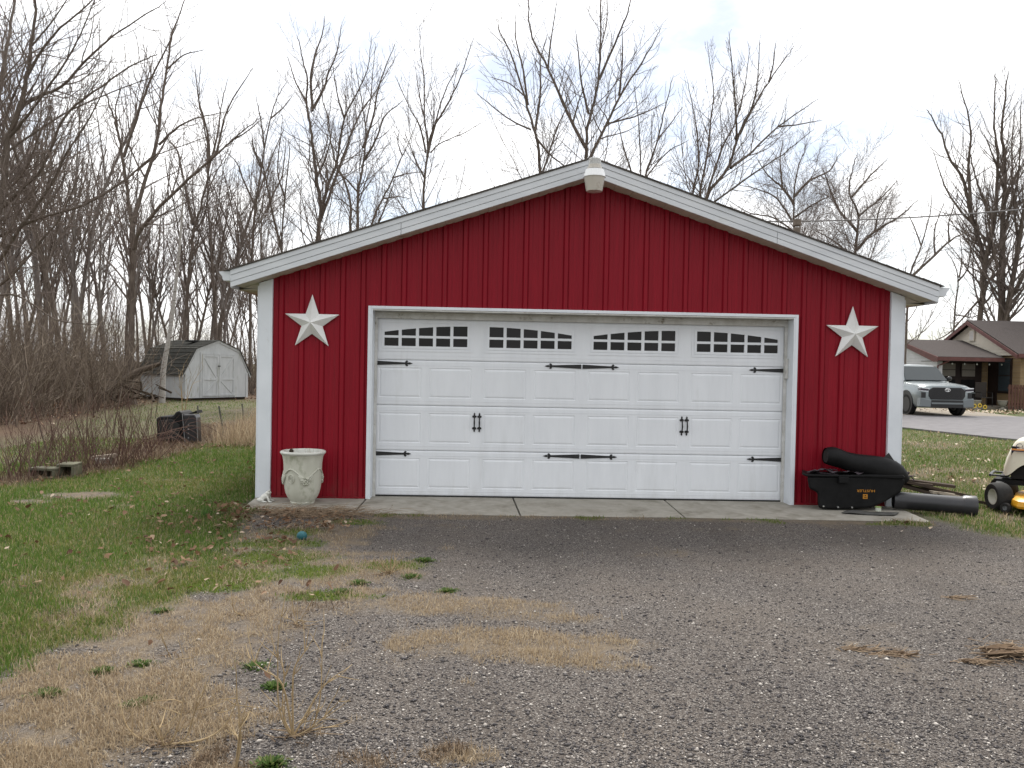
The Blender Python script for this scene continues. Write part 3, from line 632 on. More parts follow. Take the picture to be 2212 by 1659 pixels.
# seed head leaning out of the pot
sb = MB()
c0 = Vector((uc[0]-.115, uc[1]-.10, .56))
for i, (r_, h) in enumerate([(.004, 0), (.02, .012), (.026, .03), (.024, .048), (.012, .062), (.0, .066)]): pass
sb.lathe([(.003, -.05), (.006, 0), (.022, .010), (.028, .03), (.025, .05), (.012, .064), (0, .066)], tuple(c0), 12)
part(sb, 'seed_head', 'soil', urn)
# garland: swags of leaves hung in waves round the body, with two medallions
def body_r(z):
    for (p, q) in zip(prof, prof[1:]):
        if p[1] <= z <= q[1] and q[1] > p[1]: return p[0]+(q[0]-p[0])*(z-p[1])/(q[1]-p[1])
    return .22
def up(a, z, e=0.): r_ = body_r(z)+e; return Vector((uc[0]+r_*math.cos(a), uc[1]+r_*math.sin(a), z))
gl = MB(); cord = []; A0 = -math.pi/2-.42
for i in range(121):
    a = A0+2*math.pi*i/120; cord.append(up(a, .355+.048*math.cos(4*(a-A0)) if math.cos(4*(a-A0)) > 0 else .355+.048*math.cos(4*(a-A0)), .006))
gl.tube(cord, .0085, 8, False)
part(gl, 'garland_cord', 'urn_glaze', urn, True)
sw = MB()
for k in range(4):
    ac = A0+math.pi/4+k*math.pi/2
    for j in range(150):
        u = rng.uniform(-1, 1); a = ac+u*.36; zt = .355+.048*math.cos(4*(a-A0)); z = zt-.008-rng.uniform(0, .075)*(1-u*u*.9); p = up(a, z, rng.uniform(.004, .018)*(1-u*u*.6)); r_ = rng.uniform(.007, .012)
        sw.lathe([(0, -r_), (r_*.8, -r_*.5), (r_, 0), (r_*.8, r_*.5), (0, r_)], tuple(p), 6)
part(sw, 'garland_leaves', 'urn_glaze', urn, True)
for k in range(2):
    a = A0+k*math.pi; n_ = Vector((math.cos(a), math.sin(a), 0)); md = MB(); c = up(a, .295, .002); tng = Vector((-math.sin(a), math.cos(a), 0)); upv = Vector((0, 0, 1))
    for rr, w in ((.042, .006), (.026, .004), (.012, .004)):
        md.tube([c+n_*.003+tng*(rr*math.cos(t))+upv*(rr*1.12*math.sin(t)) for t in [2*math.pi*i/24 for i in range(25)]], w, 6, False)
    part(md, 'medallion', 'urn_glaze', urn, True)

urn.scale = (.94, .94, .975)

# ---- ceramic frog
fc = Vector((-3.585, -.30, 0))
fr = thing('frog_figurine', 'small chipped white ceramic frog sitting at the garage corner', 'figurine', fc)
fm = MB()
def ell(mb, c, rx, ry, rz, rot=0., n=14, tilt=0.):
    o = MB(); o.lathe([(math.sin(t), -math.cos(t)) for t in [math.pi*i/8 for i in range(9)]], (0, 0, 0), n)
    M = Matrix.Translation(c) @ Euler((0, tilt, rot)).to_matrix().to_4x4() @ Matrix.Diagonal((rx, ry, rz, 1)); o.xf(M); mb.add(o.v, o.f)
ell(fm, fc+Vector((0, 0, .052)), .062, .046, .036, 0, 14, -.65); ell(fm, fc+Vector((.040, 0, .098)), .036, .034, .024, 0, 14, -.2)
for s_ in (-1, 1):
    ell(fm, fc+Vector((.046, s_*.020, .120)), .011, .010, .011); ell(fm, fc+Vector((-.035, s_*.045, .024)), .046, .020, .024, .3*s_); ell(fm, fc+Vector((.01, s_*.062, .008)), .040, .016, .009, .4*s_)
    fm.tube([fc+Vector((.035, s_*.03, .065)), fc+Vector((.055, s_*.042, .03)), fc+Vector((.06, s_*.045, .008))], [.014, .011, .012], 8); ell(fm, fc+Vector((.075, s_*.05, .007)), .024, .016, .007)
part(fm, 'frog_body', 'white_ceramic', fr, True)
eb = MB()
for s_ in (-1, 1): ell(eb, fc+Vector((.056, s_*.024, .121)), .004, .005, .005)
part(eb, 'eyes', 'black_iron', fr, True)

# ---- teal ball in the grass
bc = gnd(652, 1166)+Vector((0, 0, .035))
bm_ = MB(); ell(bm_, bc, .047, .045, .043); tb = part(bm_, 'toy_ball', 'teal_paint', None, True); tag(tb, 'small teal ball lying where lawn meets gravel', 'ball')

# ---- black grass-catcher hopper, upside down against the wall
hop = thing('grass_catcher', 'black plastic grass catcher lying upside down against the red wall', 'grass catcher', (3., -.4, 0))
Z4 = lambda a, b, Y: (lambda p: (p.x, p.z))(at(1725+a*.1333, 951+b*.1333, Y))
sil = [Z4(*p, -.3600) for p in ((130, 585), (165, 790), (300, 850), (315, 1095), (640, 1120), (1180, 1085), (1400, 1000), (1650, 850), (1735, 660), (1690, 585), (1150, 575), (600, 585))]
zmin = min(p[1] for p in sil); sil = [(p[0], max(.004, p[1]-zmin*.9+.004) if p[1] < .1 else p[1]) for p in sil]
skew = lambda m: setattr(m, 'v', [(p[0]+(p[1]+.37)*.40, p[1], p[2]) for p in m.v]) or m   # it stands a little askew to the wall
mb = skew(MB().prism(sil, -.3600, -.07))
hb = part(mb, 'hopper_shell', 'black_plastic', hop, False, .035)
hb.modifiers['bevel'].segments = 4
# lip around the top and left carrying handle
lip = [Z4(*p, -.3700) for p in ((55, 520), (60, 560), (130, 585), (600, 592), (1150, 600), (1700, 625), (1735, 600), (1690, 560), (1150, 555), (600, 560), (130, 545))]
part(skew(MB().prism(lip, -.3850, -.09)), 'hopper_lip', 'black_plastic', hop, False, .01)
for a, b in ((400, 1068), (636, 1082), (862, 1088)):
    q = Z4(a, b, -.3600); part(MB().lathe([(0, -.3740), (.008, -.3740), (.010, -.3680), (.010, -.3600)], (q[0], 0, q[1]), 10, 'y'), 'bolt', 'silver_bolt', hop)
part(MB().box(*[Z4(640, 690, -.3800)[0], Z4(800, 690, -.3800)[0]], -.4050, -.3400, Z4(640, 690, -.3800)[1], Z4(640, 585, -.3800)[1]), 'latch', 'black_plastic', hop, bevel=.006)
# printed name, upside down as the hopper lies
me_t = text_mesh('HUSTLER', .047, .0006); q = Z4(1092, 818, -.3615)
me_t.materials.clear(); me_t.materials.append(MATS['orange_print'])
o = link('lettering', me_t, hop); o.location = Vector((q[0], -.3625, q[1]))-Vector(ORG[hop.name]); o.rotation_euler = (R(90), R(180), 0); o.scale = (1.10, .86, 1)
mb = MB(); q = Z4(1080, 912, -.3615); y0, y1 = -.3625, -.3610
w = .026
for (x0, x1, z0, z1) in ((-w, w, w-.008, w), (-w, w, -w, -w+.007), (-w, -w+.007, -w+.007, w-.008), (w-.007, w, -w+.007, w-.008)): mb.box(q[0]+x0, q[0]+x1, y0, y1, q[1]+z0, q[1]+z1)
for (p_) in ([(-.017, -.015), (-.010, -.015), (-.004, .015), (-.011, .015)], [(.004, -.015), (.011, -.015), (.017, .015), (.010, .015)], [(-.008, -.004), (.008, -.004), (.0095, .003), (-.0065, .003)]): mb.prism([(q[0]-a, q[1]-b) for a, b in p_], y0-.0004, y1)
part(mb, 'emblem', 'orange_print', hop)
# ---- folded fabric bag frame on top of the hopper
P4 = lambda a, b, Y: at(1725+a*.1333, 951+b*.1333, Y)
bag = thing('bag_frame', 'faded black fabric bag with bent tube frame lying on the grass catcher', 'bag', P4(500, 580, -.5))
mb = MB(); mb.tube([P4(140, 525, -0.20), P4(270, 490, -0.22), P4(350, 530, -0.28), P4(640, 570, -.3400)], [.012, .014, .016, .016], 10); part(mb, 'frame_tube', 'faded_fabric', bag, True)
mb = MB(); mb.tube([P4(800, 585, -.3400), P4(1000, 580, -.3400), P4(1090, 572, -0.34), P4(1120, 575, -0.33)], [.016, .015, .016, .014], 10); part(mb, 'frame_tube', 'faded_fabric', bag, True)
mb = MB(); n = 22; m_ = 9
for i in range(n):
    for j in range(m_):
        p = P4(180+i*(1050-180)/(n-1), 560, -.385+j*.036); z = p.z+.028+.022*math.sin(i*.9+j*.5)*math.cos(j*.8+i*.35)+rng.uniform(-.006, .006)+.028*math.exp(-((i-6)/4.)**2); mb.v.append((p.x, p.y, z))
for i in range(n-1):
    for j in range(m_-1): mb.f.append((i*m_+j, i*m_+m_+j, i*m_+m_+j+1, i*m_+j+1))
part(mb, 'fabric', 'faded_fabric', bag, True, fix=False)
mb = MB(); mb.tube([P4(515, 540, -0.22), P4(515, 480, -0.22), P4(540, 470, -0.22), P4(600, 472, -0.22), P4(625, 490, -0.22), P4(625, 545, -0.22)], .005, 8); part(mb, 'wire_handle', 'faded_fabric', bag, True)

# ---- big discharge chute
ch = thing('discharge_chute', 'curved black plastic chute resting on top of the grass catcher', 'chute', P4(1200, 560, -.3))
cl = [(430, 250), (520, 255), (590, 268), (720, 318), (900, 375), (1150, 430), (1400, 480), (1600, 550), (1720, 660)]; rr = [.090, .112, .112, .100, .112, .136, .150, .135, .07]
mb = MB(); mb.tube([P4(a, b, -.235-.01*i/8) for i, (a, b) in enumerate(cl)], rr, 28, False); sh = part(mb, 'chute_tube', 'black_plastic', ch, True)
sm = sh.modifiers.new('subdivision', 'SUBSURF'); sm.levels = 1; sm.render_levels = 1
mb = MB(); a0, a1 = P4(445, 250, -.236), P4(560, 262, -.236); mb.tube([a0, a0+(a1-a0)*.2, a1], [.078, .076, .070], 28, True); part(mb, 'chute_mouth', 'black_rubber', ch, True)
# ---- torn flap
fl = thing('rubber_flap', 'torn pointed black rubber flap sticking up behind the chute', 'flap', P4(1500, 400, -.16))
f0 = [P4(1375, 285, -.17), P4(1462, 205, -.13), P4(1540, 320, -.12), P4(1660, 440, -.14), P4(1560, 430, -.19)]
mb = MB(); mb.add([tuple(p) for p in f0]+[tuple(p+Vector((.004, .008, .003))) for p in f0], [(0, 1, 2, 4), (2, 3, 4), (5, 9, 7, 6), (7, 9, 8)]+[(i, (i+1) % 5, 5+(i+1) % 5, 5+i) for i in range(5)]); part(mb, 'flap_sheet', 'black_rubber', fl)
# frayed strap behind
sp_ = MB(); sp_.tube([P4(1700, 520, -.2), P4(1790, 525, -.15), P4(1760, 575, -.15), P4(1830, 590, -.13), P4(1870, 640, -.12), P4(1862, 660, -.12)], [.008, .010, .012, .007, .006, .007], 8); sp_.tube([P4(1720, 600, -.2), P4(1800, 580, -.15), P4(1880, 578, -.12)], [.010, .008, .005], 8)
tag(part(sp_, 'frayed_strap', 'faded_fabric', None, True), 'frayed dark strap dangling at the right end of the chute', 'strap')
# ---- long pipe with a bell end
B4 = lambda a, b, Y: at(1710.5+a*.2267, 943.7+b*.2267, Y)
s0, s1 = Vector((3.58, -.24, .112)), Vector((4.40, -.48, .088)); d_ = (s1-s0).normalized()
pp = thing('drain_pipe', 'long black plastic pipe with belled end lying on the grass', 'pipe', (s0+s1)/2-Vector((0, 0, .1)))
pm = MB(); rp = .098; pm.tube([s0, s0+(s1-s0)*.8, s0+(s1-s0)*.855], [rp, rp, rp], 36, False); part(pm, 'pipe_barrel', 'black_pipe', pp, True)
pm = MB(); b0 = s0+(s1-s0)*.83; pm.tube([b0, b0+d_*.03, s1, s1, s1-d_*.02, b0+d_*.04], [rp, rp+.018, rp+.020, rp+.010, rp+.009, rp+.0], 36, False); part(pm, 'pipe_bell', 'black_pipe', pp, True)
# ---- mat and tin
mt = MB(); n, m_ = 24, 5
e0, e1 = gnd(1818, 1108, .012), gnd(1932, 1113, .012)
for i in range(n):
    for j in range(m_):
        u = i/(n-1); p = e0+(e1-e0)*u; wv = .012*math.sin(u*5.+.6)+.010*math.sin(u*11)*u
        mt.v.append((p.x+.03*j, p.y+j*.035-(.02*math.sin(u*3.1)), .012+max(0, wv)+.010*u))
for i in range(n-1):
    for j in range(m_-1): mt.f.append((i*m_+j, i*m_+m_+j, i*m_+m_+j+1, i*m_+j+1))
mo = part(mt, 'rubber_mat', 'grey_rubber', None, True, fix=False); md_ = mo.modifiers.new('thick', 'SOLIDIFY'); md_.thickness = .012
tag(mo, 'warped grey rubber mat lying on the concrete before the grass catcher', 'mat')
tc_ = gnd(1897, 1104, .03)
tin = thing('tin_can', 'small pale tin with green lid standing on the rubber mat', 'tin', (tc_.x, tc_.y, .03))
part(MB().lathe([(0, .03), (.031, .03), (.031, .072), (0, .072)], (tc_.x, tc_.y, 0), 20), 'can_body', 'tin_paint', tin, True)
part(MB().lathe([(.033, .070), (.033, .080), (.029, .081), (.028, .078), (0, .078)], (tc_.x, tc_.y, 0), 20), 'lid', 'tin_green', tin, True)
# ---- heap of old boards behind the pipe
wh = ['topmost', 'second', 'third']
blab = ['dark weathered board on top of the heap behind the pipe', 'short dark board near the top of the board heap', 'long dark board sloping down over the board heap', 'dark board at the back of the board heap by the garage corner', 'pale split board end at the right of the board heap', 'dark board lowest in the heap nearest the garage', 'narrow grey-brown lath across the middle of the board heap', 'pale chipped board end facing the mower', 'thick dark board under the heap behind the pipe bell', 'thin dark lath trailing off the right end of the heap', 'broken dark board leaning on the heap front', 'flat brown board at the bottom back of the heap']
for k in range(12):
    lx = [1.0, .5, 1.1, .7, .35, .8, .9, .3, .8, .9, .55, .8][k]; z = [.27, .245, .20, .22, .13, .06, .18, .15, .08, .10, .16, .035][k]; y = [.28, .22, .16, .40, .02, .32, .20, .06, .14, .24, .1, .45][k]; x = [4.05, 4.02, 4.25, 4.05, 4.42, 4.02, 4.15, 4.32, 4.28, 4.5, 4.12, 4.22][k]
    w_ = [.11, .09, .10, .12, .08, .14, .05, .07, .14, .05, .10, .14][k]; th = .034
    o = part(MB().box(-lx/2, lx/2, -w_/2, w_/2, -th/2, th/2), 'old_board', 'pale_wood' if k in (4, 7) else 'old_wood', None, False, .003)
    o.location = (x, y, z); o.rotation_euler = (rng.uniform(-.15, .15), [.10, .06, .21, .04, .2, .02, .17, .12, .05, .17, .25, 0][k], rng.uniform(-.3, .3)-.1)
    tag(o, blab[k], 'board', 'old boards heaped beside the garage')

# ---- riding mower
MX0, MYC = 0., 0.
mow = thing('riding_mower', 'cream riding mower with yellow deck, its nose at the right edge', 'riding mower', (5.07, .21, -.005), R(-37))
def mw(dx, dy, z): return (MX0+dx, MYC+dy, z)
# hood, lofted along its length: (dx, half width at sill, half width at crown, z sill, z crown)
st = [(.075, .16, .14, .395, .46), (.10, .205, .17, .385, .58), (.145, .225, .185, .40, .70), (.185, .235, .19, .44, .80), (.26, .24, .19, .53, .85), (.40, .245, .19, .575, .875), (.62, .25, .20, .60, .90), (.92, .255, .21, .60, .93)]
mb = MB(); K = 14
for (dx, ws, wc, zs, zc) in st:
    for k in range(K):
        u = k/(K-1)*2-1; au = abs(u)
        if au > .62: v_ = (1-au)/.38; y = math.copysign(ws+(wc-ws)*v_, u); z = zs+(zc-.05-zs)*v_
        else: v_ = au/.62; y = u/.62*wc*.96; z = zc-.05*v_**3
        mb.v.append(mw(dx, y, z))
for i in range(len(st)-1):
    for k in range(K-1): mb.f.append((i*K+k, i*K+k+1, (i+1)*K+k+1, (i+1)*K+k))
mb.f.append(tuple(range(K)))
hd = part(mb, 'hood', 'mower_cream', mow, True); sd = hd.modifiers.new('subdivision', 'SUBSURF'); sd.levels = 1; sd.render_levels = 2
part(MB().prism([(MX0+.055, .365), (MX0+.14, .375), (MX0+.16, .40), (MX0+.06, .40)], MYC-.20, MYC+.20), 'nose_grille', 'black_plastic', mow, bevel=.006)
part(MB().box(MX0+.16, MX0+.95, MYC-.19, MYC+.19, .36, .74), 'engine_bay', 'black_plastic', mow)
part(MB().box(MX0+.34, MX0+.58, MYC-.235, MYC-.18, .34, .50), 'engine_block', 'engine_grey', mow, bevel=.02)
part(MB().box(MX0-.0, MX0+1.7, MYC-.16, MYC+.16, .28, .34), 'chassis', 'black_plastic', mow)
part(MB().tube([mw(-.045, -.24, .385), mw(-.05, 0, .385), mw(-.045, .24, .385)], .016, 12), 'bumper_bar', 'black_pipe', mow, True)
for yy in (-.20, .20): part(MB().tube([mw(-.045, yy, .385), mw(.10, yy, .385)], .012, 10), 'bumper_arm', 'black_pipe', mow, True)
part(MB().box(MX0+.02, MX0+.10, MYC-.36, MYC+.36, .285, .315), 'front_axle', 'black_iron', mow)
me_t = text_mesh('Cub Cadet', .085, .0006, .25); me_t.materials.clear(); me_t.materials.append(MATS['decal_navy'])
o = link('lettering', me_t, mow); o.location = (.385, -.2415, .75); o.rotation_euler = (R(80), 0, 0)
part(MB().box(MX0+.165, MX0+.9, MYC-.252, MYC-.238, .700, .716), 'hood_stripe', 'decal_orange', mow); part(MB().box(MX0+.165, MX0+.9, MYC-.254, MYC-.238, .686, .697), 'hood_stripe', 'decal_navy', mow)
def wheel(parent, c, rad, wid, steer, rimm, tread=22, name='wheel', rim_r=.52):
    e = bpy.data.objects.new(name, None); col.objects.link(e); e.parent = parent; e.location = Vector(c)-Vector(ORG[parent.name]); e.rotation_euler = (0, 0, steer); ORG[e.name] = (0, 0, 0)
    h = wid/2; t = MB().lathe([(rad*rim_r, -h*.75), (rad*.72, -h*.95), (rad*.88, -h*.92), (rad*.97, -h*.72), (rad, -h*.35), (rad, h*.35), (rad*.97, h*.72), (rad*.88, h*.92), (rad*.72, h*.95), (rad*rim_r, h*.75)], (0, 0, 0), 36, 'y')
    part(t, 'tyre', 'tyre', e, True)
    part(MB().lathe([(0, -h*.30), (rad*.14, -h*.32), (rad*.16, -h*.12), (rad*.40, -h*.05), (rad*rim_r*.94, -h*.45), (rad*rim_r*1.02, -h*.80), (rad*rim_r*1.06, -h*.80), (rad*rim_r*.96, h*.8), (0, h*.3)], (0, 0, 0), 28, 'y'), 'rim', rimm, e, True)
    return e
wheel(mow, mw(.06, -.36, .15), .168, .19, R(-56), 'rim_cream'); wheel(mow, mw(.06, .36, .15), .168, .19, R(-50), 'rim_cream')
wheel(mow, mw(1.32, -.36, .23), .25, .22, 0, 'rim_cream'); wheel(mow, mw(1.32, .36, .23), .25, .22, 0, 'rim_cream')
# deck
dk = [(.20, .10), (.20, -.22), (.20, -.50), (.27, -.66), (.50, -.72), (.86, -.66), (1.0, -.40), (1.0, .3), (.85, .5), (.42, .48), (.28, .3)]
mb = MB(); n = len(dk); cxk, cyk = .68, -.05
for sc_, z in ((1., .075), (1.02, .10), (1.0, .155), (.93, .185), (.80, .19), (.74, .235), (.60, .245)):
    for a, b in dk: mb.v.append(mw(cxk+(a-cxk)*sc_, cyk+(b-cyk)*sc_, z))
for i in range(6):
    for k in range(n): mb.f.append((i*n+k, i*n+(k+1) % n, (i+1)*n+(k+1) % n, (i+1)*n+k))
mb.f.append(tuple(6*n+k for k in range(n))); part(mb, 'cutting_deck', 'mower_yellow', mow, True)
part(MB().box(MX0+.42, MX0+.7, MYC-.38, MYC-.24, .262, .285), 'belt_cover', 'mower_yellow', mow, bevel=.01)
wheel(mow, mw(.145, -.55, .055), .058, .06, R(-20), 'engine_grey', name='gauge_wheel', rim_r=.4); wheel(mow, mw(.52, -.75, .05), .058, .05, 0, 'engine_grey', name='gauge_wheel', rim_r=.4)
part(MB().box(MX0+.92, MX0+1.10, MYC-.24, MYC+.24, .55, .95), 'dash_panel', 'black_plastic', mow, bevel=.03)
part(MB().prism([(MX0+.95, .30), (MX0+1.75, .30), (MX0+1.78, .52), (MX0+1.1, .56), (MX0+.98, .42)], MYC-.45, MYC+.45), 'rear_body', 'mower_cream', mow, bevel=.04)
part(MB().box(MX0+1.28, MX0+1.68, MYC-.22, MYC+.22, .56, .66).box(MX0+1.62, MX0+1.74, MYC-.22, MYC+.22, .66, .98), 'seat', 'black_plastic', mow, bevel=.04)
sw_ = MB(); cst = Vector(mw(1.12, 0, 1.02)); sw_.tube([cst+Vector((.06*math.cos(t)*1.0, .17*math.sin(t), .16*math.cos(t))) for t in [2*math.pi*i/24 for i in range(25)]], .014, 8, False); sw_.tube([Vector(mw(1.02, 0, .93)), cst], .018, 8); part(sw_, 'steering_wheel', 'black_plastic', mow, True)

# ================================================================== NEIGHBOUR'S PLACE
# ---- pickup truck, nose towards -Y
TX, TY = 16.28, 20.75
tr = thing('pickup_truck', 'silver-green pickup truck with black grille parked before the brick house', 'truck', (TX, TY, 0))
def loft(rings, closed=True, capa=True, capb=True):
    mb = MB(); K = len(rings[0])
    for r_ in rings: mb.v.extend(r_)
    for i in range(len(rings)-1):
        for k in range(K if closed else K-1): k2 = (k+1) % K; mb.f.append((i*K+k, i*K+k2, (i+1)*K+k2, (i+1)*K+k))
    if capa: mb.f.append(tuple(range(K))[::-1])
    if capb: mb.f.append(tuple((len(rings)-1)*K+k for k in range(K)))
    return mb
def bring(y, w, zt, zl, sh=.13, crown=.03):
    h = [(0., zt+crown), (w*.55, zt+crown*.8), (w*.80, zt), (w*.93, zt-sh*.45), (w*.985, zt-sh), (w, (zt+zl)*.52), (w*.985, zl+.12), (w*.90, zl), (0., zl)]
    return [(TX+a, TY+y, z) for a, z in h]+[(TX-a, TY+y, z) for a, z in h[1:-1][::-1]]
sections = [bring(.0, .86, .98, .50), bring(.04, .94, 1.07, .34), bring(.16, .99, 1.115, .30), bring(.40, 1.01, 1.15, .32), bring(.9, 1.015, 1.19, .34), bring(1.35, 1.015, 1.225, .36), bring(1.6, 1.01, 1.235, .36), bring(3.6, 1.01, 1.24, .36), bring(3.7, 1.01, 1.24, .38), bring(5.4, 1.01, 1.26, .42), bring(5.6, .98, 1.24, .45)]
bd = part(loft(sections), 'body', 'truck_paint', tr, True)
# cabin pillars and roof; glass set in its sides
def cring(y, wb, wt, zb, zt):
    h = [(wb, zb), (wb-.01, zb+.04), (wt+.05, zt-.10), (wt-.03, zt-.025), (wt*.6, zt), (0., zt+.012)]
    return [(TX+a, TY+y, z) for a, z in h]+[(TX-a, TY+y, z) for a, z in h[:-1][::-1]]
part(loft([cring(1.44, .90, .80, 1.22, 1.25), cring(1.98, .93, .72, 1.22, 1.78), cring(2.25, .95, .74, 1.22, 1.875), cring(2.9, .95, .75, 1.22, 1.90), cring(3.6, .95, .74, 1.22, 1.885), cring(3.85, .93, .72, 1.22, 1.80), cring(3.95, .92, .72, 1.22, 1.25)], False), 'cabin', 'truck_paint', tr, True)
ws = MB().quad((TX-.80, TY+1.40, 1.285), (TX+.80, TY+1.40, 1.285), (TX+.665, TY+1.92, 1.80), (TX-.665, TY+1.92, 1.80)); o = part(ws, 'windshield', 'truck_glass', tr, fix=False)
o.modifiers.new('thick', 'SOLIDIFY').thickness = .03; o.modifiers['thick'].offset = 0
for s_ in (-1, 1):
    for (ya, yb, ya2, yb2) in ((1.78, 2.62, 2.12, 2.62), (2.72, 3.62, 2.72, 3.52)):
        w_ = MB().quad((TX+s_*.951, TY+ya, 1.29), (TX+s_*.951, TY+yb, 1.29), (TX+s_*.806, TY+yb2, 1.755), (TX+s_*.806, TY+ya2, 1.755)); o = part(w_, 'side_window', 'truck_black' if False else 'truck_glass', tr, fix=False); o.modifiers.new('thick', 'SOLIDIFY').thickness = .035; o.modifiers['thick'].offset = 0
    mr = MB(); ell(mr, Vector((TX+s_*1.12, TY+1.80, 1.36)), .10, .07, .09); mr.box(TX+s_*.94, TX+s_*1.06, TY+1.80, TY+1.84, 1.30, 1.33); part(mr, 'mirror', 'truck_black', tr, True)
    # headlight: dark lens with a bright running-light blade, black inlet below
    hl = part(MB().prism([(TX+s_*.66, 1.00), (TX+s_*.97, 1.02), (TX+s_*.98, .93), (TX+s_*.70, .90)], TY-.015, TY+.25), 'headlight', 'headlight_glass', tr, bevel=.01)
    part(MB().prism([(TX+s_*.64, 1.015), (TX+s_*.975, 1.035), (TX+s_*.975, 1.01), (TX+s_*.67, .985)], TY-.03, TY+.25), 'light_blade', 'lamp_white', hl); part(MB().prism([(TX+s_*.70, .905), (TX+s_*.97, .925), (TX+s_*.97, .905), (TX+s_*.70, .885)], TY-.03, TY+.1), 'light_blade', 'lamp_white', hl)
    part(MB().box(min(TX+s_*.78, TX+s_*.93), max(TX+s_*.78, TX+s_*.93), TY-.015, TY+.05, .66, .86), 'bumper_inlet', 'truck_black', tr)
    part(MB().prism([(TX+s_*.58, .58), (TX+s_*.98, .66), (TX+s_*1.0, .34), (TX+s_*.60, .32)], TY-.05, TY+.2), 'bumper_corner', 'truck_grey', tr, bevel=.02)
    for yw in (.92, 4.55):
        part(MB().lathe([(0, s_*.90), (.47, s_*.90), (.47, s_*1.022), (.445, s_*1.028), (.44, s_*1.02), (0, s_*1.018)], (TX, TY+yw, .45), 32, 'x'), 'wheel_arch', 'truck_black', tr, True)
        e = wheel(tr, (TX+s_*.90, TY+yw, .40), .40, .28, R(90)*s_, 'alloy_dark', rim_r=.62)
part(MB().box(TX-.60, TX+.60, TY-.045, TY+.1, .30, .58), 'lower_bumper', 'truck_black', tr, bevel=.02); part(MB().box(TX-.58, TX+.58, TY-.06, TY+.0, .44, .50), 'bumper_bar', 'truck_grey', tr)
gp = [(-.50, 1.03), (.50, 1.03), (.64, .93), (.64, .74), (.56, .62), (-.56, .62), (-.64, .74), (-.64, .93)]
gr_ = part(MB().prism([(TX+a*1.05, .83+(b-.83)*1.07) for a, b in gp], TY-.03, TY+.1), 'grille', 'truck_black', tr, bevel=.015)
mb = MB()
for r_ in range(7):
    for k in range(22):
        xx = -.57+k*.052+(.026 if r_ % 2 else 0); z_ = .66+r_*.052; mb.prism([(TX+xx+.024*math.cos(t), z_+.02*math.sin(t)) for t in [math.pi/3*i for i in range(6)]], TY-.038, TY-.028)
part(mb, 'grille_mesh', 'alloy_dark', gr_)
mb = MB(); ec = Vector((TX, TY-.045, .955))
for (rx, rz, dz) in ((.095, .062, 0), (.032, .060, 0), (.070, .024, .028)): mb.tube([ec+Vector((rx*math.cos(t), 0, dz+rz*math.sin(t))) for t in [2*math.pi*i/24 for i in range(25)]], .010, 6, False)
part(mb, 'emblem', 'chrome', gr_, True)
part(MB().box(TX-1.02, TX-1.0, TY+1.7, TY+3.6, .40, .46), 'side_step', 'truck_black', tr)
for yb in (2.66, 3.66): part(MB().box(TX-1.0175, TX-1.008, TY+yb, TY+yb+.012, .5, 1.2), 'door_seam', 'truck_black', tr)

tr.location.z = .024; tr.scale = (1.045, 1.045, 1.045)

# ---- brick house: long wing with porch, and a taller gabled main block
hs = thing('brick_house', 'yellow brick house with cream siding gable and dark brown roof', 'house', (24, 31, 0))
def lapwall(poly_fn, x, y0, y1, z0, z1, pitch, m, name, thick=.02):   # clapboards on a wall facing -X; poly_fn(z) -> (ymin, ymax)
    mb = MB(); z = z0
    while z < z1-.01:
        a0, a1 = poly_fn(z); b0, b1 = poly_fn(min(z+pitch, z1)); zt = min(z+pitch, z1)
        if b1-b0 > .02 or a1-a0 > .02: mb.add([(x-thick, a0, z), (x-thick, a1, z), (x, b1, zt), (x, b0, zt), (x, a0, z), (x, a1, z)], [(0, 1, 2, 3), (0, 4, 5, 1)])
        z += pitch
    return part(mb, name, m, hs, fix=False)
GXm, RYm, RZm, EYm, EZm = 24.35, 32.6, 4.52, 28.55, 2.74
slm = (RZm-EZm)/(RYm-EYm)
# main block
part(MB().prism([(24.6, 28.95), (40, 28.95), (40, 36.3), (24.6, 36.3)], -.1, 2.62, 'xy'), 'main_wall', 'yellow_brick', hs)
part(MB().prism([(28.95, 2.62), (36.3, 2.62), (RYm, RZm-.12)], 24.45, 39.9, 'yz'), 'attic', 'peach_siding', hs)
lapwall(lambda z: (max(29.0, RYm-(RZm-.14-z)/slm), min(36.2, RYm+(RZm-.14-z)/slm)), 24.44, 0, 0, 2.62, RZm-.16, .155, 'peach_siding', 'gable_siding')
mv = MB(); mv.box(24.35, 24.42, RYm-.22, RYm+.22, 3.42, 3.98); gv = part(mv, 'gable_vent', 'peach_siding', hs)
for k in range(8): part(MB().box(24.335, 24.352, RYm-.17, RYm+.17, 3.47+k*.06, 3.50+k*.06), 'louvre', 'white_siding', gv)
part(MB().add([(24.1, EYm-.15, EZm-.06), (40, EYm-.15, EZm-.06), (40, RYm, RZm), (24.1, RYm, RZm), (24.1, EYm-.15, EZm-.12), (40, EYm-.15, EZm-.12), (40, RYm, RZm-.06), (24.1, RYm, RZm-.06)], [(0, 1, 2, 3), (7, 6, 5, 4), (0, 4, 5, 1), (1, 5, 6, 2), (2, 6, 7, 3), (3, 7, 4, 0)]), 'main_roof', 'house_roof', hs)
part(MB().add([(24.1, 2*RYm-EYm, EZm), (40, 2*RYm-EYm, EZm), (40, RYm+.001, RZm), (24.1, RYm+.001, RZm)], [(0, 3, 2, 1)]), 'main_roof', 'house_roof', hs, fix=False)
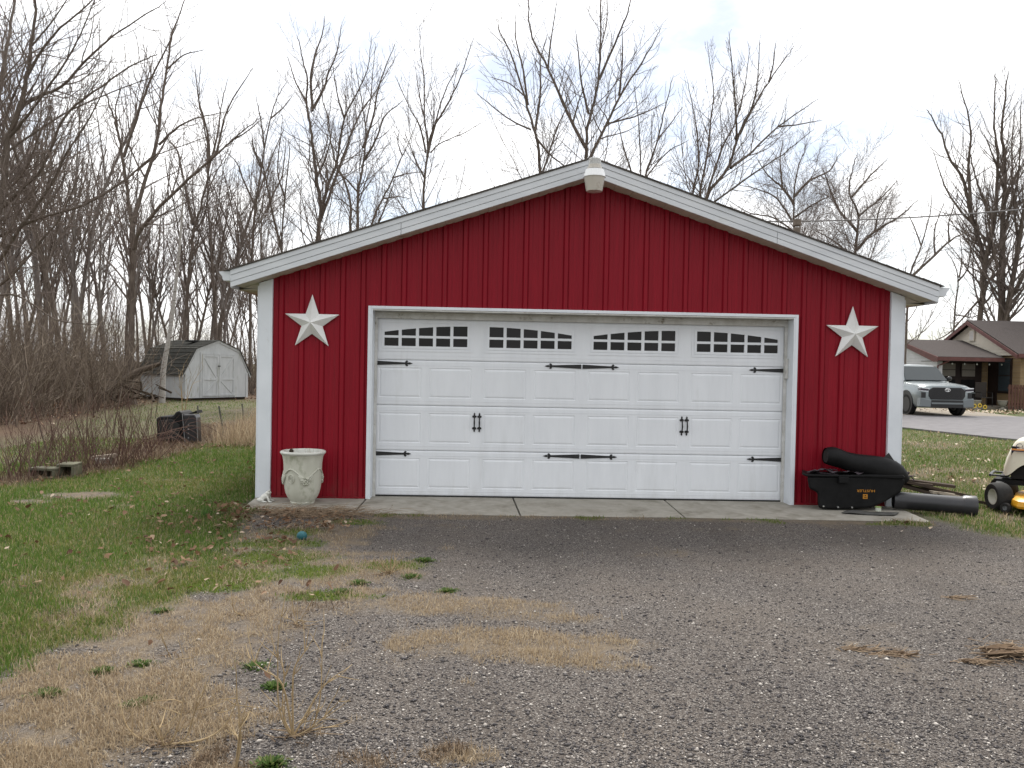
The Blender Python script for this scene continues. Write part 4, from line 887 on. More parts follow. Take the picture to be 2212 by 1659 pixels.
for s_ in (-1, 1):
    ye = RYm+s_*(RYm-EYm+.12); z0 = RZm-(RYm-EYm+.12)*slm
    part(MB().prism([(RYm, RZm-.065), (ye, z0-.065), (ye, z0-.25), (RYm, RZm-.25)], 24.06, 24.10, 'yz'), 'barge_board', 'red_fascia', hs)
part(MB().box(24.1, 40, EYm-.19, EYm-.15, EZm-.25, EZm-.06), 'eave_board', 'red_fascia', hs); part(MB().box(24.1, 24.6, EYm-.15, 28.95, EZm-.27, EZm-.25), 'eave_soffit', 'red_fascia', hs)
# tall window at the corner and its frame
wf = part(MB().box(24.53, 24.6, 29.55, 30.6, .75, 2.5), 'window_frame', 'brown_trim', hs); part(MB().box(24.515, 24.53, 29.65, 30.5, .85, 1.6).box(24.515, 24.53, 29.65, 30.5, 1.66, 2.4), 'pane', 'blue_pane', wf)
part(MB().box(24.54, 24.6, 30.7, 31.6, .0, 2.5), 'corner_board', 'brown_trim', hs)
# wing
GXw, RYw, RZw, EYw, EZw = 20.95, 33.4, 3.48, 29.45, 2.50
slw = (RZw-EZw)/(RYw-EYw)
part(MB().box(21.15, 24.5, 31.35, 35.5, -.1, 2.4), 'porch_wall', 'yellow_brick', hs)
part(MB().prism([(29.9, 0), (36.6, 0), (36.6, 2.5), (RYw, RZw-.1), (29.9, 2.55)], 21.05, 21.3, 'yz'), 'wing_gable', 'white_siding', hs)
lapwall(lambda z: (max(29.88, RYw-(RZw-.12-z)/slw), 36.6), 21.045, 0, 0, .2, RZw-.14, .14, 'white_siding', 'wing_siding')
o = part(MB().box(20.99, 21.04, 31.9, 34.0, 1.45, 2.12), 'garage_window', 'brown_trim', hs); part(MB().box(20.975, 20.99, 32., 33.9, 1.52, 2.05), 'pane', 'dark_pane', o)
part(MB().box(21.0, 21.06, 29.84, 29.96, 0, 2.45), 'corner_board', 'white_siding', hs)
part(MB().add([(20.8, EYw, EZw), (24.1, EYw, EZw), (24.35, RYw, RZw), (20.8, RYw, RZw), (20.8, EYw, EZw-.08), (24.1, EYw, EZw-.08), (24.35, RYw, RZw-.08), (20.8, RYw, RZw-.08)], [(0, 1, 2, 3), (7, 6, 5, 4), (0, 4, 5, 1), (1, 5, 6, 2), (2, 6, 7, 3), (3, 7, 4, 0)]), 'wing_roof', 'house_roof', hs)
part(MB().add([(20.8, 2*RYw-EYw, EZw), (24.35, 2*RYw-EYw, EZw), (24.35, RYw+.001, RZw), (20.8, RYw+.001, RZw)], [(0, 3, 2, 1)]), 'wing_roof', 'house_roof', hs, fix=False)
part(MB().prism([(RYw, RZw-.02), (EYw-.04, EZw-.02), (EYw-.04, EZw-.26), (EYw+.3, EZw-.26), (RYw, RZw-.22)], 20.76, 20.80, 'yz'), 'barge_board', 'red_fascia', hs)
part(MB().box(20.8, 24.1, EYw-.05, EYw-.01, EZw-.2, EZw-.02), 'eave_board', 'red_fascia', hs); part(MB().box(21.0, 24.4, EYw, 31.35, EZw-.22, EZw-.20), 'porch_ceiling', 'brown_trim', hs)
part(MB().tube([(21.35, EYw, EZw-.22), (21.2, 29.6, 2.18), (21.02, 29.82, 2.05), (21.0, 29.83, .1)], .04, 8), 'downspout', 'red_fascia', hs)
# porch front: dark framed screens, two curtained windows
pf = part(MB().box(21.65, 24.1, 31.22, 31.34, 0., 2.36), 'porch_frame', 'brown_trim', hs)
for xa, xb in ((21.95, 22.70), (23.05, 23.72)):
    o = part(MB().box(xa-.06, xb+.06, 31.18, 31.22, 1.5, 2.26), 'porch_window', 'brown_trim', hs); part(MB().box(xa, xb, 31.165, 31.18, 1.55, 1.87).box(xa, xb, 31.165, 31.18, 1.90, 2.2), 'pane', 'curtain', o)
    part(MB().box(xa-.02, xb+.02, 31.19, 31.22, .25, 1.38), 'lower_panel', 'black_plastic', hs)
part(MB().box(21.0, 26.5, 28.9, 31.2, -.1, .12), 'porch_floor', 'tan_concrete', hs)
for k in range(5):
    xx = 21.7+k*.62; bo = thing('string_light', ['leftmost', 'second', 'middle', 'fourth', 'rightmost'][k]+' small round bulb strung along the porch eave', 'bulb', (xx, 29.75, 2.16), group='bulbs strung along the porch')
    b_ = MB(); ell(b_, Vector((xx, 29.75, 2.16)), .035, .035, .045); part(b_, 'globe', 'bulb', bo, True); part(MB().lathe([(.015, 2.195), (.015, 2.29), (0, 2.29)], (xx, 29.75, 0), 8), 'socket', 'truck_black', bo)
# slatted wooden screen fence, each slat its own
fe = thing('slat_fence', 'reddish brown vertical slat fence by the brick corner', 'fence', (25.5, 28.2, 0))
part(MB().box(23.55, 30., 28.24, 28.28, .25, .33).box(23.55, 30., 28.24, 28.28, 1.0, 1.08), 'fence_rail', 'red_wood', fe)
for k in range(46): part(MB().box(23.56+k*.14, 23.56+k*.14+.095, 28.21, 28.235, .04, 1.20+rng.uniform(-.01, .01)), 'slat', 'red_wood', fe)
# patio chair
pc = thing('patio_chair', 'dark high-backed patio chair on the porch', 'chair', (22.95, 29.2, .12))
part(MB().box(22.65, 23.22, 29.35, 29.39, .55, 1.28), 'backrest', 'patio_fabric', pc, bevel=.02); part(MB().box(22.65, 23.22, 28.85, 29.37, .52, .56), 'seat', 'patio_fabric', pc, bevel=.015)
for xx in (22.66, 23.21):
    for yy in (28.88, 29.36): part(MB().tube([(xx, yy, .12), (xx, yy, .54)], .018, 8), 'leg', 'truck_black', pc)
    part(MB().tube([(xx, 28.88, .54), (xx, 28.9, .78), (xx, 29.36, .80)], .016, 8), 'armrest', 'truck_black', pc)
tbp = thing('patio_table', 'small dark patio table left of the porch chair', 'table', (22.2, 29.3, .12))
part(MB().box(21.85, 22.5, 29.1, 29.6, .74, .77), 'table_top', 'truck_grey', tbp)
for xx in (21.9, 22.45):
    for yy in (29.14, 29.56): part(MB().tube([(xx, yy, .12), (xx, yy, .75)], .015, 8), 'leg', 'truck_black', tbp)
for (px_, lab) in ((22.15, 'grey stone footed pot left of the patio chair'), (23.45, 'grey stone footed pot between patio chair and slat fence')):
    u_ = thing('stone_pot', lab, 'pot', (px_, 28.45, 0), group='stone pots before the porch')
    part(MB().lathe([(.0, 0), (.15, 0), (.15, .05), (.08, .09), (.07, .13), (.15, .20), (.20, .30), (.22, .40), (.24, .42), (.22, .43), (.19, .40), (0, .38)], (px_, 28.45, 0), 24), 'bowl', 'concrete', u_, True)
for k, (px_, pz_) in enumerate(((21.75, .17), (22.0, .20), (22.25, .13))):
    c = Vector((px_, 27.9, pz_)); f_ = thing('flower_ornament', ['leftmost', 'middle', 'rightmost'][k]+' yellow ring-shaped flower ornament on the ground before the porch', 'ornament', (px_, 27.9, 0), group='yellow flower ornaments')
    mb = MB()
    for j in range(10):
        t = 2*math.pi*j/10; ell(mb, c+Vector((.075*math.cos(t), 0, .075*math.sin(t))), .032, .012, .032)
    part(mb, 'petals', 'flower_yellow', f_, True); mb = MB(); ell(mb, c, .045, .014, .045); part(mb, 'flower_centre', 'soil', f_, True); part(MB().tube([(px_, 27.92, -.03), (px_, 27.92, pz_-.07)], .006, 6), 'stake', 'post_green', f_)

# ---- overhead wire
w0, w1 = Vector((6.2, 12, 5.57)), Vector((20., 12.5, 7.25)); wm = MB(); wm.tube([w0+(w1-w0)*(i/24)+Vector((0, 0, -1.1*(i/24)*(1-i/24)*1.15)) for i in range(25)], .018, 8); tag(part(wm, 'overhead_wire', 'cable', None, True), 'grey overhead service wire sagging past the trees at right', 'wire')

# ================================================================== LEFT: SHED, TUB, FENCE
sh_o = Vector((-13.15, 23.2, -.02)); ang = math.atan2(.82, .57)
shed = thing('garden_shed', 'weathered white gambrel-roofed garden shed with double doors at the wood edge', 'shed', sh_o, ang)
# local: x along the front, y into the shed (away from the front)
SW, SD = 3.05, 3.0
pf_ = [(0, .10), (SW, .10), (SW, 1.12), (SW*.835, 2.05), (SW*.51, 2.42), (SW*.165, 2.05), (0, 1.12)]
part(MB().prism(pf_, 0, .05), 'front_wall', 'shed_paint', shed); part(MB().prism(pf_, SD-.05, SD), 'back_wall', 'shed_paint', shed)
for xx in (0, SW-.05): part(MB().box(xx, xx+.05, .05, SD-.05, .10, 1.14), 'side_wall', 'shed_paint', shed)
for k in range(1, 8): part(MB().box(-.006, .0, k*SD/8-.008, k*SD/8+.008, .1, 1.12), 'side_batten', 'shed_paint', shed)
part(MB().box(.05, SW-.05, .1, SD-.1, -.02, .10), 'skid', 'old_wood', shed)
rp_ = [(-.13, 1.02), (SW*.155, 2.08), (SW*.51, 2.47), (SW*.845, 2.08), (SW+.13, 1.02)]
for i in range(4):
    (xa, za), (xb, zb) = rp_[i], rp_[i+1]; rf = None
    nseg = 7 if i in (0, 3) else 4
    for k in range(nseg):
        u0, u1 = k/nseg, (k+1)/nseg
        if i >= 2: u0, u1 = 1-u0, 1-u1
        a, c, b, d = xa+(xb-xa)*u0, za+(zb-za)*u0, xa+(xb-xa)*u1, za+(zb-za)*u1
        nx_, nz_ = -(zb-za), (xb-xa); L = math.hypot(nx_, nz_); nx_, nz_ = nx_/L, nz_/L
        part(MB().prism([(a, c), (a+nx_*.035, c+nz_*.035), (b+nx_*.012, d+nz_*.012), (b, d)], -.08, SD+.08), 'shingle_course', 'shed_roof', shed)
    part(MB().prism([(xa, za-.0), (xb, zb-.0), (xb, zb-.10), (xa+(.02 if i == 0 else 0), za-.10)], -.03, -.001), 'rake_board', 'shed_paint', shed)
for xx in (0, SW-.10): part(MB().box(xx, xx+.10, -.025, 0, .08, 1.12), 'corner_board', 'shed_paint', shed)
dx0, dx1, dz0, dz1 = .78, 2.36, .17, 1.86
part(MB().box(dx0-.09, dx0-.005, -.025, -.001, .1, 1.95).box(dx1+.005, dx1+.09, -.025, -.001, .1, 1.95).box(dx0-.004, dx1+.004, -.025, -.001, dz1+.01, dz1+.09), 'door_frame', 'shed_paint', shed)
mid = (dx0+dx1)/2
for s_, (a, b) in enumerate(((dx0, mid-.006), (mid+.006, dx1))):
    d_ = part(MB().box(a, b, -.018, -.002, dz0, dz1), 'shed_door', 'shed_paint', shed)
    zm = .86
    part(MB().box(a, a+.08, -.04, -.019, dz0, dz1).box(b-.08, b, -.04, -.019, dz0, dz1).box(a+.08, b-.08, -.04, -.019, dz0, dz0+.08).box(a+.08, b-.08, -.04, -.019, dz1-.08, dz1).box(a+.08, b-.08, -.04, -.019, zm-.04, zm+.04), 'door_rail', 'shed_paint', d_, bevel=.003)
    inn, out = (b-.08, a+.08) if s_ == 0 else (a+.08, b-.08); w_ = .05
    for (p, q) in (((out, dz1-.08), (inn, zm+.04)), ((out, dz0+.08) if s_ == 1 else (out, dz0+.08), (inn, zm-.04))):
        v_ = Vector((q[0]-p[0], q[1]-p[1])).normalized(); n_ = Vector((-v_.y, v_.x))*w_*.7
        part(MB().prism([(p[0]+n_.x, p[1]+n_.y), (p[0]-n_.x, p[1]-n_.y), (q[0]-n_.x, q[1]-n_.y), (q[0]+n_.x, q[1]+n_.y)], -.036, -.019), 'door_brace', 'shed_paint', d_)
part(MB().box(mid-.06, mid+.06, -.055, -.041, 1.38, 1.42), 'hasp', 'black_iron', shed)
part(MB().box(.95, 1.35, 1.0, 1.35, 2.40, 2.46), 'roof_vent', 'black_rubber', shed)

# ---- overturned black tub in the shrubs
tb0 = gnd(385, 957)
tub = thing('black_cart_tub', 'overturned black plastic cart tub standing on its side in the shrubs', 'tub', tb0)
T8 = lambda a, b, dy=0.: at(294.9+a*.1689, 707.8+b*.1689, tb0.y+dy)
def xz(p): return (p.x, p.z)
part(MB().prism([xz(T8(*p)) for p in ((250, 1155), (300, 1135), (470, 1130), (500, 1075), (560, 1062), (620, 1130), (640, 1480), (590, 1515), (260, 1470))], tb0.y-.02, tb0.y+.55), 'tub_shell', 'black_plastic', tub, bevel=.04)
part(MB().prism([xz(T8(*p)) for p in ((300, 1180), (460, 1170), (560, 1240), (575, 1440), (300, 1440))], tb0.y-.045, tb0.y-.01), 'tub_floor', 'black_rubber', tub, bevel=.015)
part(MB().prism([xz(T8(*p)) for p in ((610, 1112), (755, 1108), (772, 1150), (785, 1490), (690, 1500), (640, 1470))], tb0.y-.06, tb0.y+.22), 'side_panel', 'black_pipe', tub, bevel=.02)
part(MB().tube([T8(585, 1100, -.06), T8(600, 1250, -.07), T8(622, 1480, -.06)], .007, 6), 'trim_strip', 'engine_grey', tub)
part(MB().tube([T8(770, 1150, -.065), T8(785, 1490, -.065)], .007, 6), 'trim_strip', 'engine_grey', tub)
part(MB().prism([xz(T8(*p)) for p in ((630, 1105), (720, 1075), (745, 1062), (752, 1100))], tb0.y+.1, tb0.y+.4), 'broken_corner', 'black_plastic', tub)
for k in range(4): part(MB().box(*(lambda p: (p.x-.012, p.x+.012, tb0.y-.07, tb0.y-.06, p.z-.012, p.z+.012))(T8(680, 1240+k*55))), 'clip', 'engine_grey', tub)

# ---- wire fence: steel posts and strands
wfn = thing('wire_fence', 'rusty wire fence on green steel posts beside the black tub', 'fence', gnd(470, 930))
tops, bots = [], []
for (bx, by, tx, ty) in ((484, 941, 473, 877), (527, 912, 523, 872), (430, 917, 427, 876), (560, 935, 556, 880), (566, 920, 562, 868)):
    b_ = gnd(bx, by); t_ = at(tx, ty, b_.y); mb = MB(); mb.tube([b_-Vector((0, 0, .05)), t_], .02, 6); part(mb, 'post', 'post_green', wfn); tops.append(t_); bots.append(b_)
chain = [2, 0, 3]
for lv in (.25, .5, .75, .95):
    mb = MB(); pts = [bots[i].lerp(tops[i], lv) for i in chain]; mb.tube(pts, .003, 5); part(mb, 'wire_strand', 'vent_rust', wfn)
# ---- concrete blocks and plank in the shrub strip
b0 = gnd(140, 1032)
def cblock(name, label, p, w, h, d, rz):
    o = thing(name, label, 'block', p, rz, 'loose concrete blocks in the shrub strip'); mb = MB()
    mb.box(-w/2, w/2, 0, d, 0, .035).box(-w/2, w/2, 0, d, h-.035, h).box(-w/2, -w/2+.035, 0, d, .035, h-.035).box(w/2-.035, w/2, 0, d, .035, h-.035).box(-w/2+.035, w/2-.035, d-.03, d, .035, h-.035)
    part(mb, 'block_shell', 'mossy_block', o, bevel=.006)
cblock('concrete_block', 'pale hollow concrete block standing upright among the red stems', gnd(140, 1034), .22, .19, .3, .12)
cblock('concrete_block', 'mossy concrete block lying left of the pale hollow block', gnd(88, 1036), .36, .15, .2, -.1)
pk = MB().box(-.17, .17, -.05, .05, 0, .05); o = part(pk, 'plank', 'pale_wood', None, bevel=.004); o.location = gnd(226, 1004)+Vector((0, 0, .10)); o.rotation_euler = (0, -.12, .2); tag(o, 'short pale plank lying behind the red-stemmed shrubs', 'plank')
sp3 = MB().box(-.11, .11, -.1, .1, -.06, .11); o = part(sp3, 'support_stone', 'concrete', None, bevel=.02); o.location = gnd(226, 1004); tag(o, 'rough grey stone propping up the pale plank', 'stone')

# ================================================================== TREES
def vrand(r): return Vector((r.gauss(0, 1), r.gauss(0, 1), r.gauss(0, 1)))
class Branches:
    """Collects tapered limbs; big ones round, twigs three-sided."""
    def __init__(s, seed): s.r = random.Random(seed); s.mb = MB(); s.trunk = MB()
    def limb(s, pts, r0, r1, sides, trunk=False):
        m = len(pts); (s.trunk if trunk else s.mb).tube(pts, [r0+(r1-r0)*(i/(m-1))**.8 for i in range(m)], sides, False)
    def wander(s, p, d, L, n, wig, upb):
        pts = [p]; d = d.normalized(); st = L/n
        for i in range(n):
            d = (d+vrand(s.r)*wig+Vector((0, 0, upb))).normalized(); p = p+d*st; pts.append(p)
        return pts
    def spawn(s, pts, r0, r1, level, spacing, t0=.2, lenf=1., up=.10, maxlev=3, ang=(.5, .95), rmin=.0035):
        L = [0.]
        for a, b in zip(pts, pts[1:]): L.append(L[-1]+(b-a).length)
        tot = L[-1]; x = tot*t0+s.r.uniform(0, spacing); r_ = s.r
        while x < tot:
            k = 0
            while k < len(L)-2 and L[k+1] < x: k += 1
            u = (x-L[k])/max(1e-6, L[k+1]-L[k]); p = pts[k].lerp(pts[k+1], u); t = (pts[k+1]-pts[k]).normalized(); q = x/tot
            per = vrand(r_); per = (per-t*per.dot(t)).normalized(); a = r_.uniform(*ang); d = t*math.cos(a)+per*math.sin(a)
            cl = min(tot*.62, (tot*(1-q)*.62+tot*.14))*r_.uniform(.55, 1.1)*lenf
            rr = max(rmin, (r0+(r1-r0)*q)*r_.uniform(.35, .55)); rr = min(rr, cl*.022+.002)
            if cl > .12:
                if level >= maxlev: c = s.wander(p, d, cl, 2, .18, up); s.limb(c, max(rmin*.9, min(rr, .006)), rmin*.55, 3)
                elif level == maxlev-1: c = s.wander(p, d, cl, 4, .14, up); s.limb(c, rr, rmin*.7, 3); s.spawn(c, rr, rmin, level+1, spacing*.75, .15, lenf*.95, up, maxlev, ang, rmin)
                else: c = s.wander(p, d, cl, 7, .12, up); s.limb(c, rr, rmin, 5); s.spawn(c, rr, rmin, level+1, spacing*.8, .15, lenf, up, maxlev, ang, rmin)
            x += spacing*r_.uniform(.6, 1.4)
def smooth(pts, n):
    """Catmull-Rom through traced points."""
    P = [pts[0]*2-pts[1]]+list(pts)+[pts[-1]*2-pts[-2]]; out = []
    for i in range(1, len(P)-2):
        for k in range(n):
            t = k/n; a, b, c, d = P[i-1], P[i], P[i+1], P[i+2]
            out.append(.5*((2*b)+(c-a)*t+(2*a-5*b+4*c-d)*t*t+(3*b-a-3*c+d)*t**3))
    out.append(P[-2]); return out
def tree_things(name, label, br, loc, group, bark, twig='twig_bark'):
    o = thing(name, label, 'tree', loc, 0., group)
    part(br.trunk, 'trunk', bark, o, True, fix=False); part(br.mb, 'crown', twig, o, False, fix=False); return o
def surveyed(name, label, Y, limbs, seed, bark='bark_dark', spacing=.34, maxlev=2, lenf=1., up=.10, group=None, rmin=.0048, base=None, twig='twig_bark'):
    """A tree measured from the picture: every main limb has its own bearing in depth, twigs are grown."""
    br = Branches(seed); r_ = br.r; done = []; sc = (Y-CAM[1])/FPX
    first = None
    for li, (w, pix) in enumerate(limbs):
        tipo = r_.uniform(-1, 1)*.33*math.hypot(pix[-1][0]-pix[0][0], pix[-1][1]-pix[0][1])*sc if li else 0.
        o0 = 0.
        if done:
            best = min(((q[0]-pix[0][0])**2+(q[1]-pix[0][1])**2, q[2]) for q in done); o0 = best[1]
        n = len(pix)-1; P = []
        for i, (x, y) in enumerate(pix):
            off = o0+tipo*(i/n); done.append((x, y, off)); p = at(x, y, Y+off); P.append(p)
        if li == 0 and base is not False:
            b = P[0]; P = [Vector((b.x+(.15 if base is None else base), b.y, GZ-.05)), Vector((b.x+.04, b.y, b.z*.45))]+P if b.z > .8 else P
            first = P[0]
        P.append(P[-1]+(P[-1]-P[-2])*.35)
        S = smooth(P, 4); r0 = w*sc*.37; big = li == 0 or w > 5; r1 = max(.005, r0*(.07 if li else .09))
        for k in range(1, len(S)-1): S[k] = S[k]+vrand(r_)*min(.022, r0*.14)
        br.limb(S, r0*(1.15 if li == 0 else 1), r1, 8 if big else 6, big)
        br.spawn(S, r0, r1, 1, spacing*.68, .30 if li == 0 else .12, lenf*(.78 if maxlev > 2 else .66), up, 3, rmin=rmin)
    return tree_things(name, label, br, first if first else at(*limbs[0][1][0], Y), group, bark, twig)
GW = 'bare trees of the wood edge'
surveyed('bare_tree', 'large dark bare tree at the left edge sweeping its limbs to the right', 8.5, [
    (30, [(-42, 760), (-35, 600), (-8, 470), (7, 400), (17, 300), (43, 233), (57, 167), (67, 100), (77, 0), (85, -90)]),
    (24, [(-38, 560), (-20, 300), (-2, 200), (12, 120), (25, 50), (38, -60)]),
    (12, [(43, 230), (90, 205), (133, 187), (200, 117), (260, 67), (333, 20)]), (12, [(7, 447), (50, 405), (93, 360), (140, 253), (200, 200), (283, 143), (327, 123)]),
    (13, [(-30, 590), (7, 550), (50, 483), (110, 400), (143, 333), (187, 267), (227, 187)]), (10, [(-30, 530), (0, 510), (83, 473), (180, 443), (260, 397), (327, 340), (360, 327), (443, 297)]),
    (9, [(57, 167), (90, 110), (130, 60), (190, 10), (230, -40)]), (9, [(17, 300), (60, 250), (110, 180), (150, 120), (180, 60), (215, -30)]), (8, [(12, 330), (70, 290), (150, 240), (240, 200), (320, 170)]),
    (10, [(-38, 640), (20, 600), (90, 520), (130, 470), (170, 380)]), (6, [(67, 100), (110, 50), (150, -10)]), (7, [(-30, 640), (40, 640), (120, 690), (190, 700)])], 11, spacing=.29, up=.06, lenf=1.05, group=GW)
surveyed('bare_tree', 'tall bare tree with stout forked trunk left of the white shed', 20., [
    (22, [(281, 770), (284, 686), (286, 580), (284, 500), (280, 450), (277, 433), (263, 333), (253, 277), (240, 240), (229, 205)]),
    (13, [(288, 480), (310, 400), (337, 317), (347, 233), (360, 150), (370, 83), (383, 43), (397, 0), (402, -30)]), (10, [(267, 340), (300, 240), (327, 167), (363, 97), (380, 60)]),
    (15, [(289, 540), (300, 500), (333, 460), (393, 400), (453, 347), (500, 303), (547, 267)]), (8, [(453, 347), (447, 283), (430, 217), (423, 160)]), (7, [(467, 333), (493, 233), (533, 167)]), (8, [(343, 313), (387, 273), (433, 253), (480, 243)]),
    (8, [(337, 333), (277, 383), (207, 427), (133, 447)]), (6, [(500, 303), (525, 290), (560, 262)]), (6, [(360, 150), (395, 120), (430, 110)]), (6, [(253, 277), (250, 230), (262, 190)])], 12, spacing=.40, lenf=1.0, group=GW)
surveyed('bare_tree', 'bare tree with pale fork rising right behind the birch', 29.5, [
    (14, [(395, 760), (402, 668), (409, 580), (413, 550), (420, 493), (437, 433), (450, 367), (443, 290), (430, 213), (432, 160)]), (9, [(417, 485), (397, 393), (383, 327), (363, 300), (355, 270)]), (7, [(450, 367), (470, 290), (478, 230), (490, 180)]), (7, [(420, 500), (440, 470), (455, 400), (490, 330)])], 13, spacing=.38, lenf=1.02, group=GW)
surveyed('bare_tree', 'slim bare tree between the shed roof and the garage eave', 30., [
    (11, [(540, 800), (541, 640), (545, 528), (552, 448), (565, 361), (571, 320), (584, 256), (600, 208), (616, 182)]), (8, [(565, 361), (549, 326), (545, 300)]), (8, [(575, 460), (590, 420), (609, 380), (616, 320)]), (6, [(571, 320), (565, 270), (555, 220)]), (5, [(584, 256), (610, 235), (625, 215)]), (7, [(552, 448), (530, 400), (510, 350), (490, 330)])], 14, spacing=.38, lenf=1.02, group=GW)
surveyed('bare_tree', 'crooked bare tree close behind the garage eave corner', 21., [
    (10, [(612, 760), (610, 600), (609, 528), (616, 416), (625, 336), (624, 310)]), (9, [(609, 540), (593, 480), (577, 400), (565, 352), (549, 326)]), (6, [(616, 430), (600, 370), (608, 280)])], 15, spacing=.40, group=GW)
surveyed('bare_tree', 'tall bare multi-stemmed tree over the left roof slope', 22., [
    (17, [(682, 800), (684, 640), (686, 518), (693, 448), (683, 384), (677, 320), (670, 266), (661, 218), (664, 173), (654, 128), (645, 90)]), (9, [(675, 240), (672, 166), (683, 112), (696, 74), (700, 45)]), (9, [(677, 234), (699, 192), (709, 160), (728, 112), (736, 64)]),
    (10, [(693, 460), (709, 400), (728, 352), (734, 304), (744, 256), (769, 205), (792, 154), (801, 96)]), (10, [(694, 470), (725, 384), (750, 314), (779, 243), (811, 198), (849, 134)]), (8, [(683, 384), (700, 350), (712, 310), (718, 270)]), (6, [(661, 218), (640, 180), (625, 135)]), (6, [(744, 256), (730, 210), (722, 160)])], 16, spacing=.38, lenf=1.02, group=GW)
surveyed('bare_tree', 'bare tree with crossing stems left of the slender tree', 20., [
    (11, [(757, 800), (757, 600), (757, 499), (757, 441), (744, 393), (725, 352), (715, 307), (709, 256), (696, 208), (699, 160)]), (11, [(760, 520), (773, 493), (774, 416), (782, 368), (789, 320), (789, 272), (776, 192), (770, 150)]), (8, [(787, 345), (811, 304), (830, 253), (862, 224)]), (8, [(785, 320), (805, 256), (817, 192), (833, 144), (849, 106)]), (6, [(774, 416), (740, 380), (700, 350)]), (5, [(789, 272), (800, 220), (805, 160), (810, 110)])], 17, spacing=.38, lenf=1.02, group=GW)
surveyed('bare_tree', 'low leaning bare tree above the middle of the left roof slope', 18., [
    (9, [(790, 700), (798, 560), (805, 480), (827, 429), (849, 384), (869, 336), (885, 304), (897, 272)]), (7, [(800, 520), (822, 470), (838, 430), (850, 395)]), (5, [(849, 384), (880, 375), (905, 372)]), (5, [(827, 429), (860, 425), (880, 428)]), (5, [(869, 336), (860, 310), (862, 285)])], 18, spacing=.36, group=GW)
surveyed('bare_tree', 'slender straight bare tree standing alone over the left roof slope', 20., [
    (11, [(914, 800), (915, 600), (915, 448), (917, 384), (925, 320), (917, 256), (917, 179), (910, 128), (907, 74)]), (6, [(920, 330), (906, 270), (888, 240), (862, 182)]), (8, [(925, 330), (934, 283), (971, 217), (997, 160), (1017, 100)]), (7, [(922, 340), (940, 270), (960, 200), (985, 150)]), (5, [(930, 330), (950, 310), (997, 290), (1037, 267)]), (5, [(917, 256), (905, 200), (898, 150)]), (6, [(917, 384), (900, 350), (880, 300)])], 19, spacing=.38, lenf=1.02, group=GW)
surveyed('bare_tree', 'spreading bare tree just left of the garage peak', 15., [
    (13, [(1172, 700), (1170, 500), (1167, 370), (1157, 290), (1140, 233), (1120, 167), (1101, 110), (1081, 73), (1075, 45)]), (8, [(1156, 283), (1167, 200), (1167, 133), (1178, 90)]), (7, [(1140, 227), (1130, 150), (1114, 83), (1114, 43)]), (6, [(1147, 280), (1104, 260), (1064, 230), (1040, 210)]), (7, [(1168, 380), (1180, 350), (1201, 283), (1224, 233), (1245, 205)]), (7, [(1160, 300), (1187, 333), (1217, 357), (1240, 372)]), (5, [(1130, 205), (1100, 180), (1070, 170)])], 20, spacing=.36, group=GW)
surveyed('bare_tree', 'tall vase-shaped bare tree rising behind the garage peak', 16., [
    (15, [(1267, 700), (1267, 500), (1267, 340), (1267, 310), (1274, 253), (1291, 183), (1297, 107), (1297, 0), (1300, -60)]), (11, [(1265, 318), (1237, 267), (1211, 210), (1184, 147), (1154, 93), (1142, 43), (1142, 0), (1140, -30)]), (11, [(1270, 350), (1285, 320), (1311, 267), (1344, 200), (1381, 143), (1407, 100), (1424, 67)]), (8, [(1272, 247), (1257, 183), (1247, 93)]), (8, [(1294, 173), (1321, 110), (1347, 50), (1361, 7), (1366, -40)]), (7, [(1337, 207), (1344, 140), (1344, 83)]), (6, [(1184, 147), (1190, 90), (1200, 20)]), (6, [(1311, 267), (1360, 255), (1400, 240), (1430, 225)]), (6, [(1237, 267), (1250, 220), (1262, 190)]), (5, [(1297, 107), (1310, 50), (1312, -10)])], 21, spacing=.38, lenf=1.02, group=GW)
surveyed('bare_tree', 'thin-stemmed bare tree just right of the garage peak', 17., [
    (8, [(1386, 700), (1385, 500), (1384, 380), (1381, 283), (1377, 240), (1372, 200)]), (7, [(1380, 400), (1364, 370), (1345, 310), (1337, 270)]), (8, [(1386, 410), (1394, 380), (1421, 300), (1437, 233), (1450, 180)]), (5, [(1421, 300), (1450, 265), (1468, 240)]), (5, [(1390, 390), (1440, 330), (1475, 310)])], 22, spacing=.30, up=.14, group=GW)
surveyed('bare_tree', 'fan-shaped bare tree with many rising limbs over the right roof slope', 17., [
    (15, [(1520, 700), (1518, 560), (1525, 430), (1575, 360), (1598, 283), (1621, 240), (1661, 177), (1701, 120)]), (9, [(1519, 520), (1495, 440), (1508, 360), (1505, 283), (1490, 200)]), (9, [(1519, 480), (1511, 423), (1528, 333), (1535, 267), (1541, 200), (1531, 117)]), (9, [(1590, 300), (1591, 283), (1588, 217), (1578, 107)]), (9, [(1578, 363), (1625, 327), (1681, 273), (1748, 227)]), (8, [(1525, 450), (1551, 430), (1625, 377), (1691, 333), (1741, 293)]), (8, [(1598, 290), (1625, 230), (1635, 187), (1640, 110)]), (7, [(1530, 410), (1560, 320), (1590, 260), (1610, 180), (1618, 120)]), (6, [(1661, 177), (1670, 140), (1675, 100)]), (6, [(1681, 273), (1720, 270), (1760, 262)])], 23, spacing=.31, up=.14, group=GW)
